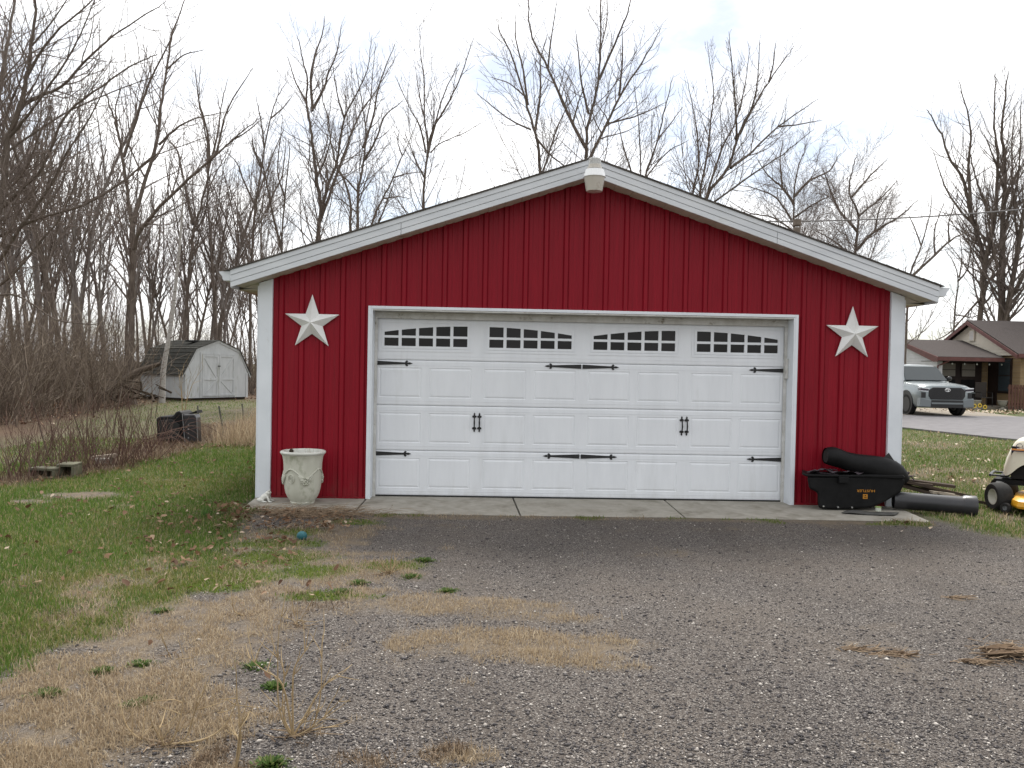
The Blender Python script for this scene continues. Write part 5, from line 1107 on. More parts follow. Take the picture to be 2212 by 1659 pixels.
surveyed('bare_tree', 'rounded dark-limbed bare tree above the vent pipe', 27., [
    (11, [(1716, 760), (1715, 600), (1715, 493), (1715, 417), (1725, 360), (1740, 320)]), (9, [(1715, 440), (1690, 405), (1660, 380), (1640, 350)]), (9, [(1715, 425), (1750, 390), (1790, 370), (1810, 340)]), (7, [(1712, 480), (1680, 430), (1640, 410), (1600, 400)]), (7, [(1716, 470), (1760, 440), (1800, 420)]), (6, [(1690, 405), (1685, 350), (1690, 310)]), (6, [(1715, 500), (1670, 470), (1620, 460), (1570, 430)])], 24, spacing=.36, maxlev=3, up=.06, lenf=1.25, group=GW)
surveyed('bare_tree', 'broad spreading bare tree behind the right eave', 28., [
    (12, [(1850, 760), (1848, 547), (1855, 467), (1835, 417), (1841, 367), (1850, 340)]), (9, [(1852, 500), (1810, 450), (1790, 400), (1780, 370)]), (10, [(1850, 540), (1890, 500), (1940, 470), (1975, 440)]), (8, [(1840, 425), (1880, 380), (1910, 350)]), (7, [(1855, 467), (1900, 430), (1930, 400)]), (7, [(1848, 560), (1800, 520), (1765, 500)]), (6, [(1890, 500), (1900, 450), (1920, 420)])], 25, spacing=.36, maxlev=3, up=.06, lenf=1.25, group=GW)
surveyed('bare_tree', 'low bare tree with a long arching limb right of the garage eave', 26., [
    (10, [(1955, 800), (1960, 660), (1967, 591), (1990, 531), (2007, 467), (2012, 430)]), (9, [(1966, 600), (2020, 551), (2050, 521), (2077, 507), (2090, 500)]), (6, [(2020, 551), (2018, 500), (2035, 450)]), (6, [(2050, 521), (2050, 480), (2062, 440)]), (5, [(1990, 531), (1975, 490), (1965, 470)])], 26, spacing=.36, group=GW)
surveyed('bare_tree', 'small crooked bare tree between the eave and the brick house', 41., [
    (8, [(2056, 800), (2062, 680), (2070, 607), (2060, 567), (2045, 545)]), (6, [(2070, 607), (2090, 580), (2098, 530)]), (5, [(2072, 600), (2078, 560), (2075, 520)]), (5, [(2062, 680), (2100, 685), (2130, 670)])], 27, spacing=.40, group=GW)
surveyed('bare_tree', 'huge many-stemmed bare tree towering behind the brick house', 39., [
    (20, [(2112, 820), (2117, 691), (2127, 581), (2107, 491), (2090, 431), (2077, 381), (2050, 341), (2034, 291), (2010, 250)]), (16, [(2122, 640), (2130, 564), (2147, 481), (2155, 381), (2154, 327), (2147, 257), (2150, 181)]), (24, [(2160, 820), (2164, 691), (2165, 514), (2170, 414), (2170, 347), (2164, 281), (2174, 187)]), (20, [(2166, 760), (2174, 681), (2200, 531), (2212, 447), (2230, 350), (2240, 260)]), (11, [(2097, 460), (2092, 364), (2097, 281), (2077, 197)]), (10, [(2147, 481), (2120, 420), (2107, 381), (2095, 330)]), (10, [(2165, 514), (2185, 440), (2200, 380), (2205, 250)]), (9, [(2107, 491), (2070, 450), (2040, 400), (2020, 340)]), (14, [(2185, 640), (2230, 560), (2270, 480)]), (8, [(2170, 414), (2150, 350), (2130, 300)]), (8, [(2122, 640), (2095, 670), (2050, 720), (2010, 738)]), (8, [(2200, 531), (2190, 440), (2185, 330), (2190, 250)])], 28, spacing=.42, maxlev=3, lenf=.80, up=.13, group=GW, rmin=.006)

# birch leaning before the shed
br = Branches(40); bp = [at(350, 869, 21.5), at(353, 800, 21.5), at(363, 740, 21.6), at(371, 690, 21.7), at(381, 600, 21.8), at(388, 530, 21.9), at(394, 450, 22.), at(398, 380, 22.1)]
bp[0].z = GZ-.03; S = smooth(bp, 4); br.limb(S, .12, .02, 10, True); br.spawn(S, .08, .02, 1, .55, .25, .45, .10, 3)
tree_things('birch_tree', 'thin white-barked birch leaning right in front of the shed', br, bp[0], None, 'birch_bark')
# fallen log beside the shed
lg = thing('fallen_log', 'mossy brown fallen trunk with broken limbs left of the shed', 'log', gnd(285, 880))
mb = MB(); mb.tube([at(232, 848, 17.8), at(262, 825, 18.2), at(300, 802, 18.8), at(345, 786, 19.4)], [.10, .13, .12, .06], 10); part(mb, 'trunk', 'old_wood', lg, True)
mb = MB()
for k in range(16):
    p = at(rng.uniform(215, 345), rng.uniform(835, 872), rng.uniform(17, 19)); mb.tube([p, p+Vector((rng.uniform(-.6, .6), rng.uniform(-.4, .4), rng.uniform(-.2, .35))), p+Vector((rng.uniform(-1.3, 1.3), rng.uniform(-.5, .5), rng.uniform(-.2, .5)))], [.05, .035, .015], 6)
part(mb, 'limbs', 'old_wood', lg, True)

# generic wood trees: nine built, the rest are copies standing where trunks show in the picture
def proto(seed, H, r0, lean, nl, bark):
    br = Branches(seed); r_ = br.r
    S = br.wander(Vector((0, 0, -.1)), Vector((lean, r_.uniform(-.05, .05), 1)), H, 12, .06, .05); br.limb(S, r0, .02, 7, True)
    for k in range(nl):
        i = r_.randint(4, 10); u = r_.random(); p = S[i].lerp(S[i+1], u); a = r_.uniform(0, 6.28); ti = r_.uniform(.35, .8)
        d = Vector((math.cos(a)*math.sin(ti), math.sin(a)*math.sin(ti), math.cos(ti))); L = H*(1-(i+u)/13)*r_.uniform(.5, .9)+.6
        c = br.wander(p, d, L, 7, .10, .10); rr = r0*(1-(i+u)/13)*.6; br.limb(c, rr, .008, 5, True); br.spawn(c, rr, .008, 1, .40, .15, .62, .1, 3, rmin=.0055)
    br.spawn(S, r0, .02, 1, .40, .35, .35, .1, 3, rmin=.0055)
    return br
protos = []
for k in range(9):
    H = [9.5, 11, 12.5, 8., 10.5, 13.5, 7., 11.5, 9.][k]; br = proto(100+k, H, [.07, .10, .14, .06, .09, .16, .05, .11, .075][k], rng.uniform(-.10, .10), [8, 9, 11, 8, 9, 11, 7, 10, 8][k], None)
    bk = ['bark_dark', 'bark_grey', 'bark_dark', 'bark_pale', 'bark_dark', 'bark_grey', 'bark_dark', 'bark_pale', 'bark_grey'][k]
    protos.append((br.trunk.mesh('trunk', bk, True), br.mb.mesh('crown', 'twig_bark')))
ADJ = ['dark', 'grey', 'stout dark', 'pale', 'dark', 'stout grey', 'thin dark', 'pale', 'grey']
spots = []
for k in range(108):
    for _ in range(50):
        Y = rng.uniform(15, 58)**1.0; px_ = rng.uniform(-90, 600)
        if px_ > 200 and Y < 27: continue
        if px_ < 200 and Y < 15+(px_+90)/290*8: continue
        p = at(px_, 830, Y)
        if all((p.x-q[0])**2+(p.y-q[1])**2 > 1.2 for q in spots): break
    spots.append((p.x, p.y))
for k in range(26):      # thinner screen behind the garage and towards the right
    px_ = rng.uniform(600, 2120); Y = rng.uniform(34, 60); p = at(px_, 830, Y)
    if 1900 < px_ and Y < 42: p = at(px_, 830, 48)
    spots.append((p.x, p.y))
seen = {}
for k, (x, y) in enumerate(spots):
    pi = k % 9
    behind = k >= 108
    q = (Vector((x, y, 1.))-Vector(CAM)); u = q.dot(Vector(_rt))/q.dot(Vector(_fw))*FPX+PW/2
    zone = ('left of the huge tree' if u > 1900 else 'over the right roof slope' if u > 1300 else 'over the left roof slope') if behind else ('beyond the left picture edge' if u < 0 else 'at the far left behind the shrubs' if u < 120 else 'left of the stout forked tree' if u < 270 else 'behind the shed roof' if u < 420 else 'between shed and garage eave' if u < 560 else 'at the garage eave')
    dist = 'nearest' if y < 24 else 'middle' if y < 40 else 'farthest'
    lab = ('low '+ADJ[pi]+'-barked bare tree in the far screen '+zone) if behind else ADJ[pi]+'-barked bare tree in the '+dist+' rows '+zone
    o = thing('wood_tree', lab, 'tree', (x, y, GZ), 0., 'bare trees far behind the garage' if behind else 'bare trees of the left wood '+zone)
    seen.setdefault(lab, []).append((u, o))
    o.rotation_euler = (0, 0, rng.uniform(0, 6.28)); sc_ = rng.uniform(.75, 1.12)*(.52 if behind else 1.25 if u < 220 else 1.); o.scale = (sc_*.88, sc_*.88, sc_*rng.uniform(.95, 1.15))
    for nm, me in zip(('trunk', 'crown'), protos[pi]):
        c = bpy.data.objects.new(nm, me); col.objects.link(c); c.parent = o

ORD = ['leftmost', 'second-from-left', 'third-from-left', 'fourth-from-left', 'fifth-from-left', 'sixth-from-left', 'seventh-from-left', 'eighth-from-left', 'ninth-from-left']
for lab, os_ in seen.items():
    if len(os_) > 1:
        for j, (u, o) in enumerate(sorted(os_, key=lambda t: t[0])): o['label'] = ORD[min(j, 8)]+' '+lab

# ---- undergrowth: dense thin stems filling the wood edge
ug = MB(); r_ = random.Random(5)
def stem(mb, p, h, lean, r0, n=3, sides=3, wig=.12):
    pts = [p]; d = Vector((r_.gauss(0, lean), r_.gauss(0, lean), 1)).normalized()
    for i in range(n): d = (d+vrand(r_)*wig).normalized(); pts.append(pts[-1]+d*(h/n))
    mb.tube(pts, [r0*(1-.75*i/n) for i in range(n+1)], sides, False); return pts
for k in range(4500):
    while True:
        px_ = r_.uniform(-200, 590); Y = 9+r_.random()**1.3*36
        edge = 9.5+max(0, px_)/330*8+r_.gauss(0, .8)
        if Y > edge and not (px_ > 300 and Y < 28): break
    p = at(px_, 830, Y); p.z = GZ; h = r_.uniform(.8, 3.6)*(1.3 if Y > 25 else 1.); pts = stem(ug, p, h, .28, r_.uniform(.006, .016), 4, 3, .17)
    for q in pts[1:]:
        for _ in range(2):
            if r_.random() < .8: stem(ug, q, r_.uniform(.3, 1.0), .9, .005, 2, 3, .2)
tag(part(ug, 'undergrowth', 'brush_stem', None, False, fix=False), 'tangled brown undergrowth filling the wood edge', 'undergrowth', kind='stuff')
# low fringe behind the garage roof is grown by the far trees above

# ---- red-stemmed shrubs along the lawn edge
SHR = [(20, 1040, .75, 'at the far left edge of the lawn'), (62, 1036, .9, 'behind the mossy concrete block'), (112, 1030, 1.05, 'behind the pale hollow block'), (160, 1022, 1.0, 'just right of the pale hollow block'), (205, 1014, .95, 'left of the pale plank'), (250, 1012, 1.05, 'right of the pale plank, tallest stems'), (292, 1000, .95, 'arching towards the black tub'), (322, 985, .85, 'touching the left side of the black tub'), (345, 968, .8, 'in front of the black tub'), (185, 990, 1.2, 'behind the row of shrubs on the lawn'), (95, 1000, 1.3, 'tall and thin behind the left shrubs'), (275, 975, 1.2, 'thin and tall behind the row, nearest the tub')]
for k, (px_, py_, hh, lab) in enumerate(SHR):
    c = gnd(px_, py_); o = thing('shrub', 'bare red-stemmed shrub '+lab, 'shrub', c, 0., 'red-stemmed shrubs along the lawn edge'); mb = MB()
    for j in range(16 if px_ > 310 else 34):
        p = c+Vector((r_.gauss(0, .16), r_.gauss(0, .16), -.02)); pts = stem(mb, p, hh*r_.uniform(.45, 1.15), .30, r_.uniform(.0035, .0065), 5, 4, .09)
        if r_.random() < .7: stem(mb, pts[r_.randint(2, 4)], hh*r_.uniform(.2, .5), .5, .003, 3, 3, .1)
    if px_ > 280:
        for j in range(4):
            p = c+Vector((r_.gauss(0, .1), r_.gauss(0, .1), 0)); L = r_.uniform(.7, 1.1); mb.tube([p, p+Vector((L*.3, 0, L*.45)), p+Vector((L*.7, .05, L*.55)), p+Vector((L*1.05, .05, L*.35))], [.005, .0045, .0035, .002], 4, False)
    part(mb, 'stems', 'red_stem', o, False, fix=False)
# slender saplings standing in front of the wood
for k, (px_, py_, hh, lab) in enumerate(((108, 985, 3.4, 'leaning thin sapling behind the left shrubs'), (192, 978, 2.6, 'upright thin sapling behind the shrub row'), (232, 940, 3.0, 'pale leaning sapling before the fallen log'), (330, 905, 2.2, 'thin sapling in front of the shed side wall'), (395, 905, 1.6, 'pale dead stalk clump rising behind the black tub'))):
    c = gnd(px_, py_); o = thing('sapling', lab, 'sapling', c); mb = MB(); n = 4 if k == 4 else 2
    for j in range(n):
        pts = stem(mb, c+Vector((r_.gauss(0, .05), 0, -.02)), hh*r_.uniform(.7, 1), .12, .012, 6, 5, .07)
        for q in pts[2:]: stem(mb, q, hh*.3, .6, .005, 3, 3, .1)
    part(mb, 'stems', 'dead_stalk' if k == 4 else 'brush_stem', o, False, fix=False)

# ================================================================== GROUND COVER
def np_mesh(name, V, F4, F3, m):
    me = bpy.data.meshes.new(name); nv, n4, n3 = len(V), len(F4), len(F3)
    me.vertices.add(nv); me.vertices.foreach_set('co', V.astype(np.float32).ravel())
    loops = np.concatenate([F4.ravel(), F3.ravel()]).astype(np.int32); me.loops.add(len(loops)); me.loops.foreach_set('vertex_index', loops)
    st = np.concatenate([np.arange(n4)*4, n4*4+np.arange(n3)*3]).astype(np.int32); me.polygons.add(n4+n3); me.polygons.foreach_set('loop_start', st)
    me.materials.append(MATS[m]); me.update(calc_edges=True); me.validate(); return me
def ground_z(x, y):
    ix = np.clip(np.searchsorted(GRX, x)-1, 0, len(GRX)-2); iy = np.clip(np.searchsorted(GRY, y)-1, 0, len(GRY)-2)
    fx = (x-GRX[ix])/(GRX[ix+1]-GRX[ix]); fy = (y-GRY[iy])/(GRY[iy+1]-GRY[iy])
    return (GRZ[iy, ix]*(1-fx)+GRZ[iy, ix+1]*fx)*(1-fy)+(GRZ[iy+1, ix]*(1-fx)+GRZ[iy+1, ix+1]*fx)*fy
def scatter(n, x0, x1, y0, y1): return nrng.uniform(x0, x1, n), nrng.uniform(y0, y1, n)
def blades(name, label, x, y, h, w, lean, m, zoff=0.):
    N = len(x); a = nrng.uniform(0, 2*np.pi, N); b = nrng.uniform(0, 2*np.pi, N); ln = np.abs(nrng.normal(0, lean, N)); z = ground_z(x, y)-.004+zoff
    P = np.stack([x, y, z], -1); s = np.stack([np.cos(a), np.sin(a), np.zeros(N)], -1)*(w/2)[:, None]
    d = np.stack([np.cos(b)*np.sin(ln), np.sin(b)*np.sin(ln), np.cos(ln)], -1); ln2 = ln*1.9+.1; d2 = np.stack([np.cos(b)*np.sin(ln2), np.sin(b)*np.sin(ln2), np.maximum(.06, np.cos(ln2))], -1)
    M = P+d*(h*.55)[:, None]; T = M+d2*(h*.5)[:, None]
    V = np.stack([P-s, P+s, M+s*.8, M-s*.8, T], 1).reshape(-1, 3); i = np.arange(N)*5
    o = link(name, np_mesh(name, V, np.stack([i, i+1, i+2, i+3], -1), np.stack([i+3, i+2, i+4], -1), m)); return tag(o, label, 'grass', kind='stuff')
def px_scatter(n, x0, x1, y0, y1):
    px, py = nrng.uniform(x0, x1, n), nrng.uniform(y0, y1, n); d = _fw[None]+_rt[None]*((px-PW/2)/FPX)[:, None]-_up[None]*((py-PH/2)/FPX)[:, None]
    t = (GZ-CAM[2])/d[:, 2]; P = CAM[None]+d*t[:, None]; return P[:, 0], P[:, 1]
def both(a, b): return np.concatenate([a[0], b[0]]), np.concatenate([a[1], b[1]])
DRIVE = [(p[0], p[1]) for p in poly_drive]
def clear(x, y): return ~(((np.abs(x) < 3.8) & (y > -.93) & (y < 8.1)) | (sdf(DRIVE, x, y) > .03))
def dist(x, y): return np.hypot(x-CAM[0], y-CAM[1])
# lawn, near and middle distance
X, Y = both(px_scatter(230000, -500, 1300, 1030, 1700), scatter(170000, -9.5, -2., -6.5, 7.))
X2, Y2 = both(px_scatter(70000, 1900, 2700, 960, 1200), scatter(50000, 3.6, 14, -2, 14)); X, Y = np.concatenate([X, X2]), np.concatenate([Y, Y2])
X3, Y3 = scatter(70000, -26, -3.8, 5., 26); X, Y = np.concatenate([X, X3]), np.concatenate([Y, Y3])
k = clear(X, Y) & (X > -30) & (Y < 30); X, Y = X[k], Y[k]; g, d, l, mo_ = cover(X, Y)
k = nrng.random(len(X)) < np.clip(g*1.1-l*.8, .0, 1); gxs, gys = X[k], Y[k]; dd = dist(gxs, gys); tuft = vnoise(gxs, gys, 2.2, 77, 3)
yl = vnoise(gxs, gys, .8, 131, 4)+nrng.normal(0, .10, len(gxs)) > .10; hh_ = (nrng.uniform(.022, .06, len(gxs))+np.clip(tuft, 0, 1)*.06)*(1+dd*.012); ww_ = .0032*(1+dd*.10)*nrng.uniform(.7, 1.3, len(gxs))
blades('lawn_grass', 'short green grass of the lawn', gxs[~yl], gys[~yl], hh_[~yl], ww_[~yl], .42, 'green_blade')
blades('yellowed_grass', 'paler yellow-green patches of the lawn', gxs[yl], gys[yl], hh_[yl]*.8, ww_[yl], .6, 'yellow_blade')
# dry grass patches
X, Y = both(px_scatter(380000, -400, 1450, 1090, 1700), scatter(60000, -4.5, .6, -6.8, -.9)); k = clear(X, Y); X, Y = X[k], Y[k]; g, d, l, mo_ = cover(X, Y)
pd = np.clip(d-g*.8, 0, 1)*(.10+.90*sst(-.10, .16, vnoise(X, Y, 4.5, 55, 4)*1.2+d*.30-.12)); k = nrng.random(len(X)) < pd*.9; dx_, dy_ = X[k], Y[k]; dd = dist(dx_, dy_)
br_ = vnoise(dx_, dy_, 1.3, 91, 3) > .13
for sel, m_, nm, lb in ((~br_, 'dry_blade', 'dry_grass', 'straw coloured dead grass in patches on the gravel'), (br_, 'brown_blade', 'dead_weeds', 'matted brown dead weeds between grass and gravel')):
    n_ = int(sel.sum()); blades(nm, lb, dx_[sel], dy_[sel], np.clip(nrng.lognormal(-3.55, .40, n_), .012, .09), .0027*(1+dd[sel]*.06)*nrng.uniform(.7, 1.3, n_), 1.15, m_)
# dry tall grass by the fence and shrub strip
X, Y = scatter(60000, -9, -3.8, -1, 11); sd_ = sdf(STRIP, X, Y)+vnoise(X, Y, 1.6, 3, 4)*.5; k = (sd_ > -.15) & (nrng.random(len(X)) < .9); X, Y = X[k], Y[k]
X2, Y2 = scatter(9000, -6.9, -3.9, 5.6, 13.5); k = (X2 > -6.2+(Y2-5.6)*-.08) ; X2, Y2 = X2[k], Y2[k]
n_ = len(X); blades('strip_grass', 'tan dead grass around the shrub stems', X, Y, nrng.uniform(.04, .15, n_), .005*nrng.uniform(.7, 1.4, n_), .6, 'brown_blade')
n_ = len(X2); blades('tall_dry_grass', 'tall tan dry grass along the wire fence', X2, Y2, nrng.uniform(.25, .75, n_), .008*nrng.uniform(.6, 1.3, n_), .35, 'dry_blade')
# dry grass in the right lawn
X, Y = both(px_scatter(40000, 1900, 2700, 940, 1180), scatter(30000, 3.7, 14, -2, 13)); k = clear(X, Y); X, Y = X[k], Y[k]; g, d, l, mo_ = cover(X, Y); k = nrng.random(len(X)) < np.clip(d*.8-g*.6, 0, 1); X, Y = X[k], Y[k]; n_ = len(X); dd = dist(X, Y)
blades('right_dry_grass', 'tan dead grass mixed through the right lawn', X, Y, nrng.uniform(.03, .09, n_), .0034*(1+dd*.09)*nrng.uniform(.7, 1.3, n_), .8, 'dry_blade')
# moss and low green along the apron and in the lawn margin
X, Y = both(px_scatter(110000, 380, 2060, 1105, 1300), scatter(14000, -3.7, 3.7, -1.25, -.9)); k = clear(X, Y); X, Y = X[k], Y[k]; mz = cover(X, Y)[3]
k = nrng.random(len(X)) < mz; X, Y = X[k], Y[k]; n_ = len(X); blades('moss', 'bright green moss and low weeds at the gravel edge', X, Y, nrng.uniform(.014, .036, n_), .006*nrng.uniform(.7, 1.4, n_), .8, 'bright_blade')

# fallen leaves
def leaves(name, label, x, y, size, m, lift=.012):
    N = len(x); a = nrng.uniform(0, 2*np.pi, N); tx = nrng.normal(0, .38, N); ty = nrng.normal(0, .38, N); z = ground_z(x, y)+lift+nrng.uniform(0, .014, N); fold = nrng.uniform(-.25, .7, N)
    sh = np.array([(-.5, 0), (-.22, .30), (.16, .33), (.5, .04), (.18, -.30), (-.20, -.33)]); V = np.zeros((N, 6, 3)); ca, sa = np.cos(a), np.sin(a)
    for i, (u, v) in enumerate(sh):
        u_, v_ = u*size*nrng.uniform(.75, 1.25, N), v*size*nrng.uniform(.7, 1.3, N); V[:, i, 0] = x+ca*u_-sa*v_; V[:, i, 1] = y+sa*u_+ca*v_; V[:, i, 2] = z+u_*tx+v_*ty+np.abs(v_)*fold+nrng.uniform(0, .006, N)
    i = np.arange(N)*6; F4 = np.concatenate([np.stack([i, i+3, i+2, i+1], -1), np.stack([i, i+5, i+4, i+3], -1)]); o = link(name, np_mesh(name, V.reshape(-1, 3), F4, np.zeros((0, 3), int), m)); return tag(o, label, 'leaves', kind='stuff')
X, Y = both(px_scatter(600, -300, 760, 1040, 1300), scatter(900, -8, -3.6, -2.0, 6)); k = clear(X, Y) & (nrng.random(len(X)) < .35+1.6*np.clip(vnoise(X, Y, 1.2, 61, 3), 0, 1)); X, Y = X[k], Y[k]
Xa, Ya = px_scatter(420, 470, 760, 1088, 1150); Xb, Yb = nrng.normal(-5.0, .7, 420), 0*nrng.random(420); Yb = 5.8+(Xb+5.9)*1.2+nrng.normal(0, .35, 420); k2 = clear(Xa, Ya); k3 = clear(Xb, Yb)
Xo, Yo = px_scatter(240, 300, 640, 1085, 1240); ko = clear(Xo, Yo); X = np.concatenate([X, Xo[ko]]); Y = np.concatenate([Y, Yo[ko]])
Xs, Ys = scatter(1500, -9, -3.8, -1, 8); ks = sdf(STRIP, Xs, Ys) > -.2; Xc, Yc = px_scatter(5, 0, 1000, 1300, 1500)
X = np.concatenate([X, Xa[k2], Xb[k3], Xs[ks], Xc]); Y = np.concatenate([Y, Ya[k2], Yb[k3], Ys[ks], Yc]); k = clear(X, Y); X, Y = X[k], Y[k]
leaves('fallen_leaves', 'brown fallen oak leaves scattered over the left lawn', X, Y, np.clip(nrng.lognormal(-3.25, .32, len(X)), .022, .085), 'leaf_litter', .028)
X, Y = both(px_scatter(900, 1930, 2600, 950, 1160), scatter(1500, 3.9, 15, -1.5, 13)); k = clear(X, Y) & (nrng.random(len(X)) < (.25+2.*np.clip(vnoise(X, Y, .8, 71, 3), 0, 1))*sst(0., 3., Y)+.05); X, Y = X[k], Y[k]
leaves('pale_leaves', 'pale dry leaves scattered over the right lawn', X, Y, nrng.uniform(.03, .085, len(X)), 'leaf_pale')
X, Y = scatter(9000, -30, -4, 10, 34); k = clear(X, Y) & (nrng.random(len(X)) < cover(X, Y)[2]*.8); X, Y = X[k], Y[k]; leaves('wood_leaves', 'brown leaf litter on the wood floor', X, Y, nrng.uniform(.06, .13, len(X)), 'leaf_litter')
X, Y = scatter(1800, 17, 34, 24, 28.2); leaves('porch_leaves', 'pale leaves in the bed before the brick house', X, Y, nrng.uniform(.07, .13, len(X)), 'leaf_pale', .02)

# loose stones on the gravel
X, Y = px_scatter(90000, -200, 2500, 1120, 1720); k = clear(X, Y); X, Y = X[k], Y[k]; g, d, l, mo_ = cover(X, Y); k = nrng.random(len(X)) < np.clip(1-d*1.15-g, .02, 1); X, Y = X[k], Y[k]; N = len(X)
sz = np.clip(nrng.lognormal(-5.45, .40, N), .0022, .016); sz[:40] *= 1.8; z = ground_z(X, Y); a = nrng.uniform(0, 6.28, N); V = np.zeros((N, 6, 3)); st_ = nrng.uniform(.65, 1.35, N)
for i, (u, v, w_) in enumerate(((1, 0, 0), (0, 1, 0), (-1, 0, 0), (0, -1, 0), (0, 0, .62), (0, 0, -.5))):
    r1, r2 = u*st_*nrng.uniform(.8, 1.2, N), v/st_*nrng.uniform(.8, 1.2, N); V[:, i, 0] = X+(np.cos(a)*r1-np.sin(a)*r2+nrng.uniform(-.2, .2, N))*sz; V[:, i, 1] = Y+(np.sin(a)*r1+np.cos(a)*r2+nrng.uniform(-.2, .2, N))*sz; V[:, i, 2] = z+sz*(.25+w_)
i = np.arange(N)*6; F3 = np.concatenate([np.stack([i+p, i+q, i+r], -1) for p, q, r in ((0, 1, 4), (1, 2, 4), (2, 3, 4), (3, 0, 4), (1, 0, 5), (2, 1, 5), (3, 2, 5), (0, 3, 5))])
tag(link('gravel', np_mesh('gravel', V.reshape(-1, 3), np.zeros((0, 4), int), F3, 'stone')), 'loose grey and white stones of the gravel drive', 'gravel', kind='stuff')

# straw and leaf heap at the left end of the apron
mb = MB()
for k in range(1100):
    p = Vector((rng.gauss(-3.05, .42), rng.gauss(-.99, .13), GZ+.02+abs(rng.gauss(0, .022)))); a = rng.gauss(0, .8); L = rng.uniform(.05, .26); q = p+Vector((math.cos(a)*L, math.sin(a)*L, rng.gauss(0, .025))); mb.tube([p, p.lerp(q, .5)+Vector((0, 0, rng.uniform(0, .02))), q], [.0018, .0018, .001], 3, False)
tag(part(mb, 'straw_heap', 'brown_blade', None, False, fix=False), 'flattened brown straw heap below the stone urn', 'straw', kind='stuff')

# ---- dead weeds with woody stalks
def weed(label, base, stalks, seed, rad=.0042, twigs=4):
    b = gnd(*base); o = thing('dead_weed', label, 'weed', b, 0., 'dead weeds standing in the gravel'); mb = MB(); q_ = random.Random(seed); br = Branches(seed)
    for st in stalks:
        off = q_.uniform(-.12, .12); P = [b.copy()]+[at(x, y, b.y+off*(i+1)/len(st)) for i, (x, y) in enumerate(st)]; S = smooth(P, 4); mb.tube(S, [rad*(1-.75*i/(len(S)-1)) for i in range(len(S))], 6, False)
        for j in range(twigs):
            i = q_.randint(len(S)//3, len(S)-2); t = (S[i+1]-S[i]).normalized(); pts = br.wander(S[i], (t+vrand(q_)*.55), q_.uniform(.04, .16), 3, .12, .05); mb.tube(pts, [.0024, .002, .0017, .001], 4, False)
    part(mb, 'stalks', 'dead_stalk', o, True, fix=False)
    c = MB()
    for j in range(26):
        p = b+Vector((q_.gauss(0, .04), q_.gauss(0, .03), .006)); c.tube([p, p+Vector((q_.gauss(0, .05), q_.gauss(0, .04), q_.uniform(0, .03)))], [.003, .0015], 4, False)
    part(c, 'root_crown', 'brown_blade', o, False, fix=False)
Z3 = lambda *p: [(a/3., 1106+b/3.) for a, b in p]
weed('tallest dead weed with upright forked stalks in the foreground gravel', (633, 1592), [Z3((1850, 1390), (1805, 1250), (1800, 1000), (1805, 800), (1830, 640)), Z3((2020, 1400), (2075, 1200), (2085, 1000), (2090, 800)), Z3((1840, 1330), (1835, 1150), (1865, 980)), Z3((1960, 1440), (2080, 1400), (2250, 1390)), Z3((1980, 1420), (2100, 1330), (2230, 1190)), Z3((1830, 1120), (1700, 1020), (1600, 930)), Z3((1900, 1060), (1950, 940), (2000, 880)), Z3((2060, 1180), (2150, 1080), (2260, 1010)), Z3((1930, 1400), (1990, 1330), (2010, 1270))], 1, .0048, 6)
weed('low wide dead weed with curved stalks at the lower left', (350, 1610), [Z3((950, 1500), (830, 1400), (785, 1270), (755, 1150)), Z3((1110, 1490), (1165, 1350), (1190, 1200)), Z3((1190, 1480), (1255, 1320), (1288, 1170)), Z3((1300, 1480), (1450, 1390), (1525, 1250), (1537, 1150)), Z3((1030, 1470), (1032, 1380)), Z3((1060, 1500), (1000, 1400), (970, 1330)), Z3((1000, 1530), (880, 1450), (800, 1440))], 2, .0046, 3)
weed('single dead stalk rising from the bottom edge of the picture', (508, 1668), [Z3((1560, 1500), (1550, 1320), (1532, 1170)), Z3((1560, 1400), (1600, 1320), (1635, 1265)), Z3((1545, 1480), (1480, 1400))], 3, .0048, 3)
Z4b = lambda *p: [(737.3+a/3., 1106+b/3.) for a, b in p]
weed('pale cut stalk clump at the gravel edge left of centre', (842, 1242), [Z4b((270, 350), (250, 290)), Z4b((320, 330), (333, 250)), Z4b((350, 350), (390, 300)), Z4b((260, 380), (200, 345)), Z4b((345, 330), (345, 270)), Z4b((300, 360), (290, 330)), Z4b((350, 380), (410, 360))], 4, .0055, 1)
weed('thin white bent stalk standing alone left of centre', (534, 1335), [Z3((1560, 665), (1518, 640), (1503, 560), (1497, 478))], 5, .005, 1)
weed('small dry weed just above the tallest dead weed', (642, 1355), [Z3((1905, 650), (1872, 510)), Z3((1960, 680), (2015, 590)), Z3((1930, 700), (1980, 720)), Z3((1900, 700), (1850, 690))], 6, .003, 2)
weed('short dead twig tuft in the dry grass at left', (372, 1426), [Z3((1090, 910), (1075, 868)), Z3((1150, 950), (1200, 930))], 7, .003, 2)
# ---- green weed tufts
TUF = [(548, 1446, .085, 'largest fresh green weed tuft beside the dead stalks'), (592, 1488, .05, 'small green weed tuft below the largest tuft'), (292, 1530, .06, 'left of two touching green tufts in dry grass'), (322, 1520, .055, 'right of two touching green tufts in dry grass'), (106, 1505, .06, 'green weed tuft at the lower left in dry grass'), (916, 1213, .075, 'green weed tuft on gravel right of the pale cut stalks'), (890, 1249, .07, 'flat green weed tuft below the pale cut stalks'), (966, 1280, .06, 'lone green weed tuft at the top of the dry grass patch'), (737, 1282, .07, 'dark green weed tuft in mossy grass'), (350, 1325, .055, 'small green weed tuft in tan grass left of centre'), (305, 1440, .06, 'pale green weed tuft in dry grass'), (222, 1455, .05, 'dull green weed tuft at left in dry grass'), (585, 1655, .05, 'green weed tuft at the bottom edge'), (775, 1262, .05, 'green weed tuft left of the pale cut stalks')]
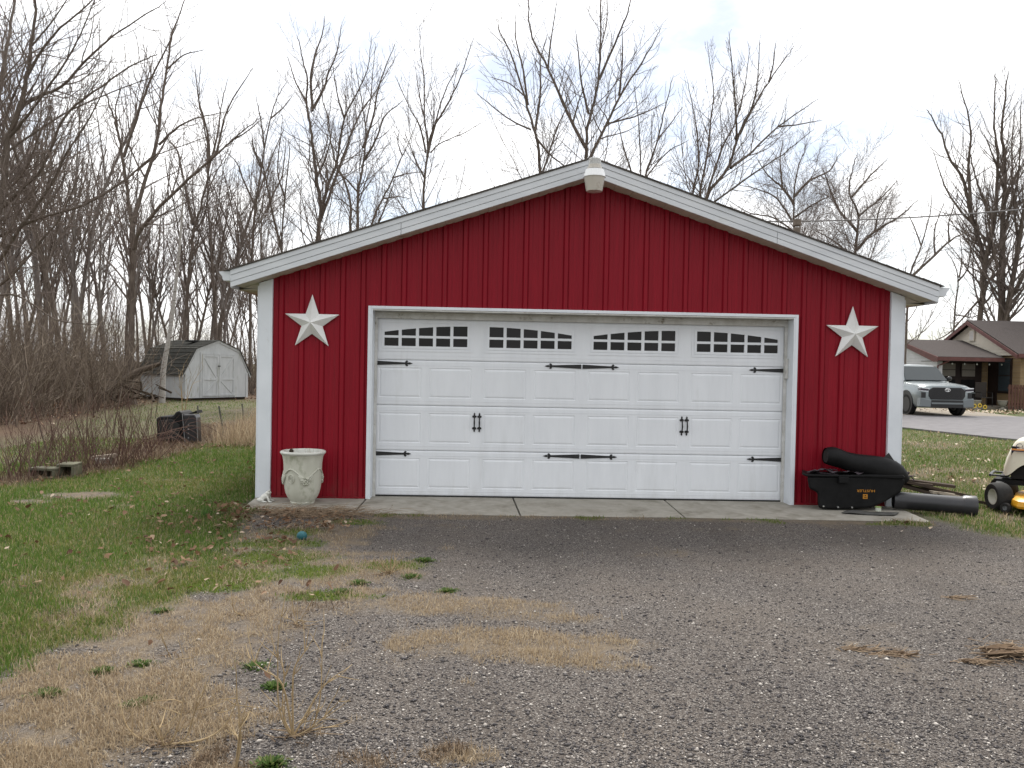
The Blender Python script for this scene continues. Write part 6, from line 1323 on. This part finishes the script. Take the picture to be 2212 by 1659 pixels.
for k, (px, py, rad, lb) in enumerate(TUF):
    c = gnd(px, py); o = thing('weed_tuft', lb, 'weed', c, 0., 'green weed tufts'); mb = MB()
    for j in range(360):
        a = rng.uniform(0, 6.28); r0 = rad*abs(rng.gauss(0, .62))*(.65+.6*math.sin(2*a+k)**2); p = c+Vector((r0*math.cos(a)*1.35, r0*math.sin(a), .002)); b = a+rng.gauss(0, .7); L = rng.uniform(.014, .036)*(1.35-r0/rad*.55); w_ = rng.uniform(.003, .006); t = Vector((math.cos(b), math.sin(b), rng.uniform(.3, 1.4))).normalized(); s_ = Vector((-math.sin(b), math.cos(b), 0))*w_
        mb.add([p-s_*.4, p+s_*.4, p+t*L*.6+s_, p+t*L, p+t*L*.6-s_], [(0, 1, 2, 3, 4)])
    part(mb, 'leaves', 'tuft_leaf', o, False, fix=False)
c = gnd(447, 1122); o = thing('bulb_shoots', 'blue-green bulb leaves sprouting in the lawn left of the apron', 'plant', c); mb = MB()
for j in range(16):
    p = c+Vector((rng.gauss(0, .025), rng.gauss(0, .025), 0)); mb.tube([p, p+Vector((rng.gauss(0, .012), rng.gauss(0, .01), .07)), p+Vector((rng.gauss(0, .03), rng.gauss(0, .02), .13))], [.005, .005, .001], 4, False)
part(mb, 'leaves', 'weed_green', o, False, fix=False)
# ---- bark chunks on the gravel
BK = [(2172, 1418, .16, .10, .075, 'largest dark rotten bark chunk at the right edge of the gravel'), (2108, 1432, .09, .03, .02, 'flat brown bark strip left of the largest bark chunk'), (1848, 1404, .10, .035, .02, 'brown bark sliver lying alone on the gravel'), (1925, 1415, .12, .04, .016, 'thin brown bark strip right of the bark sliver'), (2065, 1293, .07, .025, .014, 'small bark piece farther up the gravel')]
for k, (px, py, lx, ly, lz, lb) in enumerate(BK):
    c = gnd(px, py); o = thing('bark_chunk', lb, 'bark', c, 0., 'bark pieces on the gravel'); 
    for j in range(14 if k == 0 else 5):
        mb = MB(); n = 11; sx_, sy_ = lx*rng.uniform(.25, .75), ly*rng.uniform(.10, .30); o0 = Vector((rng.uniform(-.55, .55)*lx, rng.uniform(-.6, .6)*ly, lz*rng.uniform(.05, .75)*(1 if k == 0 else .5))); pts = [(sx_*math.cos(2*math.pi*i/n)*rng.uniform(.6, 1.2), sy_*math.sin(2*math.pi*i/n)*rng.uniform(.6, 1.2)) for i in range(n)]
        th = rng.uniform(.004, .012); M = Matrix.Translation(c+o0) @ Euler((rng.gauss(0, .35), rng.gauss(0, .10), rng.gauss(0, .22))).to_matrix().to_4x4(); mb.prism(pts, 0, th, 'xy').xf(M); part(mb, 'bark_plate', 'rotten_bark', o)
    mb = MB()
    for j in range(170 if k == 0 else 60):
        p = c+Vector((rng.gauss(0, lx*.6), rng.gauss(0, ly*.7), .004+abs(rng.gauss(0, lz*.35)))); a = rng.gauss(0, .5); L = rng.uniform(.02, .09); mb.tube([p, p+Vector((math.cos(a)*L, math.sin(a)*L, rng.gauss(0, .01)))], [.0026, .0014], 3, False)
    tag(part(mb, 'bark_fibres', 'brown_blade', o, False, fix=False), kind='stuff')
